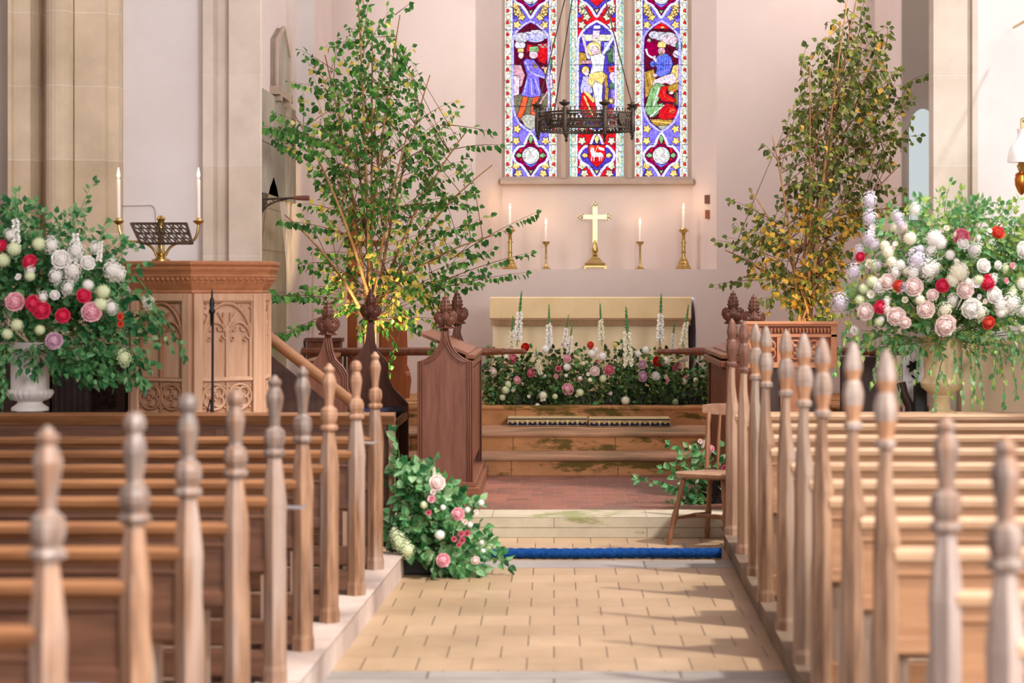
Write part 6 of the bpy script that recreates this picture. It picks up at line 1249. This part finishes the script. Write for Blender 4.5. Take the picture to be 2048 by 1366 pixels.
    bl = [(p, RD_, 1051, 695, 9), (p, CO, 1181, 690, 7), (p, RD_, 1314, 723, 10), (p, PK, 1136, 778, 12), (p, MV, 1284, 753, 11), (p, MV, 1284, 729, 9), (p, RS, 1218, 740, 10), (p, BL, 1189, 742, 10), (p, RS, 1028, 718, 9), (p, PK, 1035, 760, 8), (p, RS, 1063, 746, 9), (r, RS, 1117, 737, 8), (p, PK, 1134, 717, 8), (p, BL, 987, 744, 10), (b, W, 1092, 699, 9),
          (b, CR, 1251, 801, 9), (b, CR, 1086, 791, 9), (b, GR, 1160, 785, 8), (b, GR, 1011, 780, 9), (b, GR, 1005, 795, 7), (b, GR, 1016, 768, 7), (p, W, 1311, 752, 9), (b, W, 1184, 707, 9), (b, W, 1205, 713, 9), (b, W, 1134, 734, 8), (b, W, 1192, 700, 6), (p, CR, 1368, 762, 7), (r, PK, 1355, 731, 9), (r, RS, 1347, 736, 8), (r, PK, 1333, 760, 6), (b, GR, 1350, 804, 7), (b, GR, 1206, 757, 8),
          (b, W, 1292, 700, 8), (r, PK, 1113, 752, 6), (b, W, 1088, 752, 5), (b, W, 1132, 751, 4), (b, CR, 1180, 760, 5), (b, W, 1160, 757, 5), (b, W, 1333, 722, 8), (r, BL, 1370, 718, 7), (r, BL, 1125, 690, 6), (b, YE, 1230, 690, 6), (b, W, 1276, 708, 7), (b, CR, 1075, 812, 6), (b, GR, 1110, 793, 6), (b, GR, 1262, 826, 6),
          (sp, W, 1035, 678, 0, .0, 1044, 580), (sp, CR, 1022, 700, 0, .02, 996, 630), (sp, W, 1098, 695, 0, .0, 1106, 607), (sp, W, 1138, 705, 0, .0, 1157, 645), (sp, CR, 1203, 680, 0, .0, 1195, 605), (sp, CR, 1257, 728, 0, .05, 1262, 611), (sp, W, 1320, 680, 0, .0, 1324, 585), (sp, CR, 1366, 690, 0, .0, 1380, 607), (sp, CR, 1081, 748, 0, .05, 1070, 695), (sp, W, 1128, 690, 0, 0, 1140, 628), (sp, W, 1345, 700, 0, 0, 1360, 640)]
    for i in range(24): bl.append((rr.choice([b, r, dd]), rr.choice([W, CR, BL, RS, GR, W]), 975 + rr.random() * 440, 705 + rr.random() * 95, 3.5 + rr.random() * 2.5))
    dr = [(1250, 790, 1250, 830, 1), (1165, 800, 1182, 835, 0), (1030, 800, 1040, 825, 0), (1350, 800, 1352, 825, 1), (1400, 790, 1425, 812, 0), (1395, 700, 1430, 745, 0), (1410, 760, 1432, 830, 0), (985, 700, 975, 690, 0)]
    bouquet('altar_flower_bank', 'long low bank of foxgloves, roses and greenery on the step before the altar', 'flower arrangement', (1195, 740), env, 19.05, (1195, 805), bl, 14, 20, ['moss1', 'moss2', 'ivy2'], (1.6, 1.2, .5), .028, .055, .045, .26, dr, loc=(.37, 19.05, .556))
    t = [o for o in COL.objects if o.name.startswith('altar_flower_bank')][0]; ms, ml = MB(), MB(); rr = random.Random(21)
    for i in range(330):
        bx = rr.uniform(968, 1425); d = 19.05 + rr.uniform(-.15, .2); a = P(bx, 812, d); px = bx + rr.uniform(-30, 30); top = 692 + 26 * abs((px - 1195) / 230) ** 2
        if rr.random() < .3: top -= rr.uniform(0, 14)
        c = P(min(max(px, 960), 1432), rr.uniform(top, 806), d - rr.uniform(-.1, .2)); sprig(ms, ml, a, c, rr, .02, .2, .03, .055, .046, (0, 1, 2), (1.8, 1.2, .35), .003, .5, 6, .9)
    obj('stems', ms, 'stem', t, world=True); obj('foliage', ml, ['moss1', 'moss2', 'ivy2'], t, world=True)
    m = MB(); m.box(XX(975, 19.05), XX(1420, 19.05), 18.98, 19.2, .556, .66); obj('trough', m, 'blackpl', t, 'dark trough hidden in the foliage', world=True, bevel=.01)
    # arrangement behind the chair
    env = [(880, 1380, 1450), (930, 1330, 1450), (980, 1300, 1450), (1020, 1360, 1450)]
    bl = [(p, PK, 1421, 898, 8), (r, BL, 1399, 883, 6), (sp, BL, 1405, 895, 0, .0, 1393, 866), (r, RS, 1448, 935, 7), (r, PK, 1418, 905, 6)]
    bouquet('flower_arrangement', 'loose leafy arrangement with pink blooms behind the elm chair', 'flower arrangement', (1410, 950), env, 14.7, (1425, 1010), bl, 15, 26, G, (1.2, 1.6, .4), .034, .06, .05, .15,
            [], loc=(XX(1425, 14.7), 14.7, .13), ups=[(1420, 980, 1340, 888), (1420, 990, 1325, 935), (1420, 1000, 1275, 958), (1425, 1000, 1330, 1010), (1420, 990, 1390, 900), (1425, 980, 1440, 890), (1425, 1000, 1400, 1000)])
    m = MB(); x = XX(1428, 14.75); m.lathe([(.1, .13), (.12, .33), (.125, .34), (.1, .34)], 18, (x, 14.75, 0)); tag(obj('flower_pot', m, 'blackpl', smooth=50), 'round dark pot behind the elm chair', 'pot')
    # birches
    env = [(0, 690, 770), (50, 680, 820), (100, 610, 850), (150, 570, 870), (200, 555, 930), (270, 530, 960), (310, 570, 990), (360, 575, 990), (400, 585, 990), (450, 590, 985), (510, 590, 990), (560, 600, 980), (610, 600, 960), (650, 650, 920), (690, 760, 890)]
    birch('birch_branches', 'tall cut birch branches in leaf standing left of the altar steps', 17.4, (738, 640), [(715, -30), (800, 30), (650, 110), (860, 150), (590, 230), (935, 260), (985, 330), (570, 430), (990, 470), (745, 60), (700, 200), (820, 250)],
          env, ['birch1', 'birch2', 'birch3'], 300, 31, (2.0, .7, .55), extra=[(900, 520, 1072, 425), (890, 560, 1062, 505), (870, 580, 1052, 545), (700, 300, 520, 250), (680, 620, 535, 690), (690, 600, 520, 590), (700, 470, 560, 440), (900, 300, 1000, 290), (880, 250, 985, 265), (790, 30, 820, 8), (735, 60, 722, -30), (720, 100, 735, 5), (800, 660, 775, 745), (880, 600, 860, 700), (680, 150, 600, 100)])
    env = [(0, 1690, 1740), (50, 1650, 1780), (110, 1600, 1800), (160, 1590, 1840), (230, 1570, 1835), (300, 1540, 1830), (360, 1510, 1830), (420, 1480, 1820), (480, 1450, 1790), (540, 1460, 1750), (600, 1500, 1720), (645, 1560, 1710)]
    birch('birch_branches', 'tall cut birch branches with amber leaves, some coloured as if lit, standing right of the altar', 17.2, (1610, 640), [(1700, -30), (1725, -60), (1770, 70), (1620, 130), (1825, 190), (1545, 270), (1500, 380), (1450, 500), (1800, 330), (1680, 150), (1640, 250)],
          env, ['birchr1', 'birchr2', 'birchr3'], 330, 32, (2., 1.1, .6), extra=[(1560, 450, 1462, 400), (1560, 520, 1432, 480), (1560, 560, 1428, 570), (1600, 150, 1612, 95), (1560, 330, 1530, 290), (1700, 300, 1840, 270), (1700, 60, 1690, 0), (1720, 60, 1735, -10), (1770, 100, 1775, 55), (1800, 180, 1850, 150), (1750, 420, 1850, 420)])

# ================================================================ light and camera
def lights():
    w = bpy.data.worlds.new('world'); SC.world = w; w.use_nodes = True; bg = w.node_tree.nodes['Background']
    bg.inputs[0].default_value = (1.0, .955, .93, 1); bg.inputs[1].default_value = WORLD
    s = bpy.data.lights.new('sun', 'SUN'); s.energy = SUN; s.angle = math.radians(3.5); s.color = (1., .95, .88); o = bpy.data.objects.new('sun', s); COL.objects.link(o)
    d = Vector((-.52, .36, -.95)).normalized(); o.rotation_mode = 'QUATERNION'; o.rotation_quaternion = d.to_track_quat('-Z', 'Y'); o.location = (8, 6, 8)
    for x, y, z, e_, rot in ((2.93, 15.6, 4.0, CHAN, PI / 2), (-2.0, 18.7, 4.2, CHAN * .8, -PI / 2), (2.93, 20., 4.9, CHAN * .3, PI / 2)):  # unseen fill lamps added to lift the dark chancel
        l = bpy.data.lights.new('chancel_fill', 'AREA'); l.shape = 'RECTANGLE'; l.size = 2.0; l.size_y = 1.3; l.energy = e_; l.color = (1., .95, .93)
        q = bpy.data.objects.new('chancel_fill', l); COL.objects.link(q); q.location = (x, y, z); q.rotation_euler = (0, rot, 0)
    l = bpy.data.lights.new('nave_fill', 'AREA'); l.shape = 'RECTANGLE'; l.size = 3.5; l.size_y = 2.6; l.energy = NAVE_FILL; l.color = (1., .97, .96)  # unseen fill lamp added to light the nave from the right
    q = bpy.data.objects.new('nave_fill', l); COL.objects.link(q); q.location = (4.0, 1.5, 4.0); q.rotation_mode = 'QUATERNION'; q.rotation_quaternion = (Vector((-1.2, 12., 1.6)) - q.location).to_track_quat('-Z', 'Y')
    for nm, loc, tgt, e, sz in (('left', (-1.28, 17.05, .4), (-1.5, 17.5, 1.7), 280, 26), ('right', (1.85, 16.9, .45), (2.05, 17.2, 1.8), 150, 28)):  # unseen warm spots added to brighten the lower birch leaves
        l = bpy.data.lights.new('birch_fill_spot', 'SPOT'); l.energy = e; l.color = (1., .74, .38); l.spot_size = math.radians(sz * 2); l.spot_blend = .8; l.shadow_soft_size = .04
        q = bpy.data.objects.new('birch_fill_spot', l); COL.objects.link(q); q.location = loc; q.rotation_mode = 'QUATERNION'; q.rotation_quaternion = (Vector(tgt) - Vector(loc)).to_track_quat('-Z', 'Y')
def camera():
    c = bpy.data.cameras.new('camera'); o = bpy.data.objects.new('camera', c); COL.objects.link(o); o.location = (0, 0, H); o.rotation_euler = (PI / 2, 0, 0)
    c.sensor_width = 36; c.lens = F / 2048 * 36; c.shift_x = -(CX - 1024) / 2048; c.shift_y = -(683 - CY) / 2048; c.clip_end = 100
    c.dof.use_dof = True; c.dof.focus_distance = 17.; c.dof.aperture_fstop = 2.9
    SC.camera = o
    v = SC.view_settings; SC.display_settings.display_device = 'sRGB'; v.view_transform = 'Standard'; v.look = 'None'; v.gamma = 1; v.use_curve_mapping = False; v.exposure = EXPO
WORLD, SUN, EXPO, ROOF_X, GLASS = 1.3, 3.7, .14, 1.0, .78; WEST_Z = 4.0; CHAN = 105.; NAVE_FILL = 820.
MT['finial_brown'] = wood('brown_lower_bulb', (150, 108, 80), (176, 134, 104), 'z', .35)
MT['finial_w'] = wood('warm_weathered_oak', (150, 112, 86), (178, 140, 114), 'z', .5, c3=(128, 84, 58), s3=14.)
MT['dark_post'] = wood('dark_worn_oak', (146, 112, 92), (184, 154, 132), 'z', .45)
MT['pew_g'] = wood('grey_worn_oak', (128, 112, 104), (164, 148, 140), 'z', .45)
MT['kneel'] = surf('tapestry_cream', (206, 182, 140), (188, 164, 124), .95, 0, 60., bump=.3, spec=.05)
MT['greycloth'] = surf('dark_curtain_cloth', (62, 54, 54), (74, 64, 62), .9, 0, 8., bump=.05, spec=.05)
setting(); pews(); stalls(); rails(); pulpit(); sanctuary(); corona(); oil_lamp(); monuments(); reading_desk(); windsor_chair(); carpet_roll(); urns(); flowers(); lights(); camera()
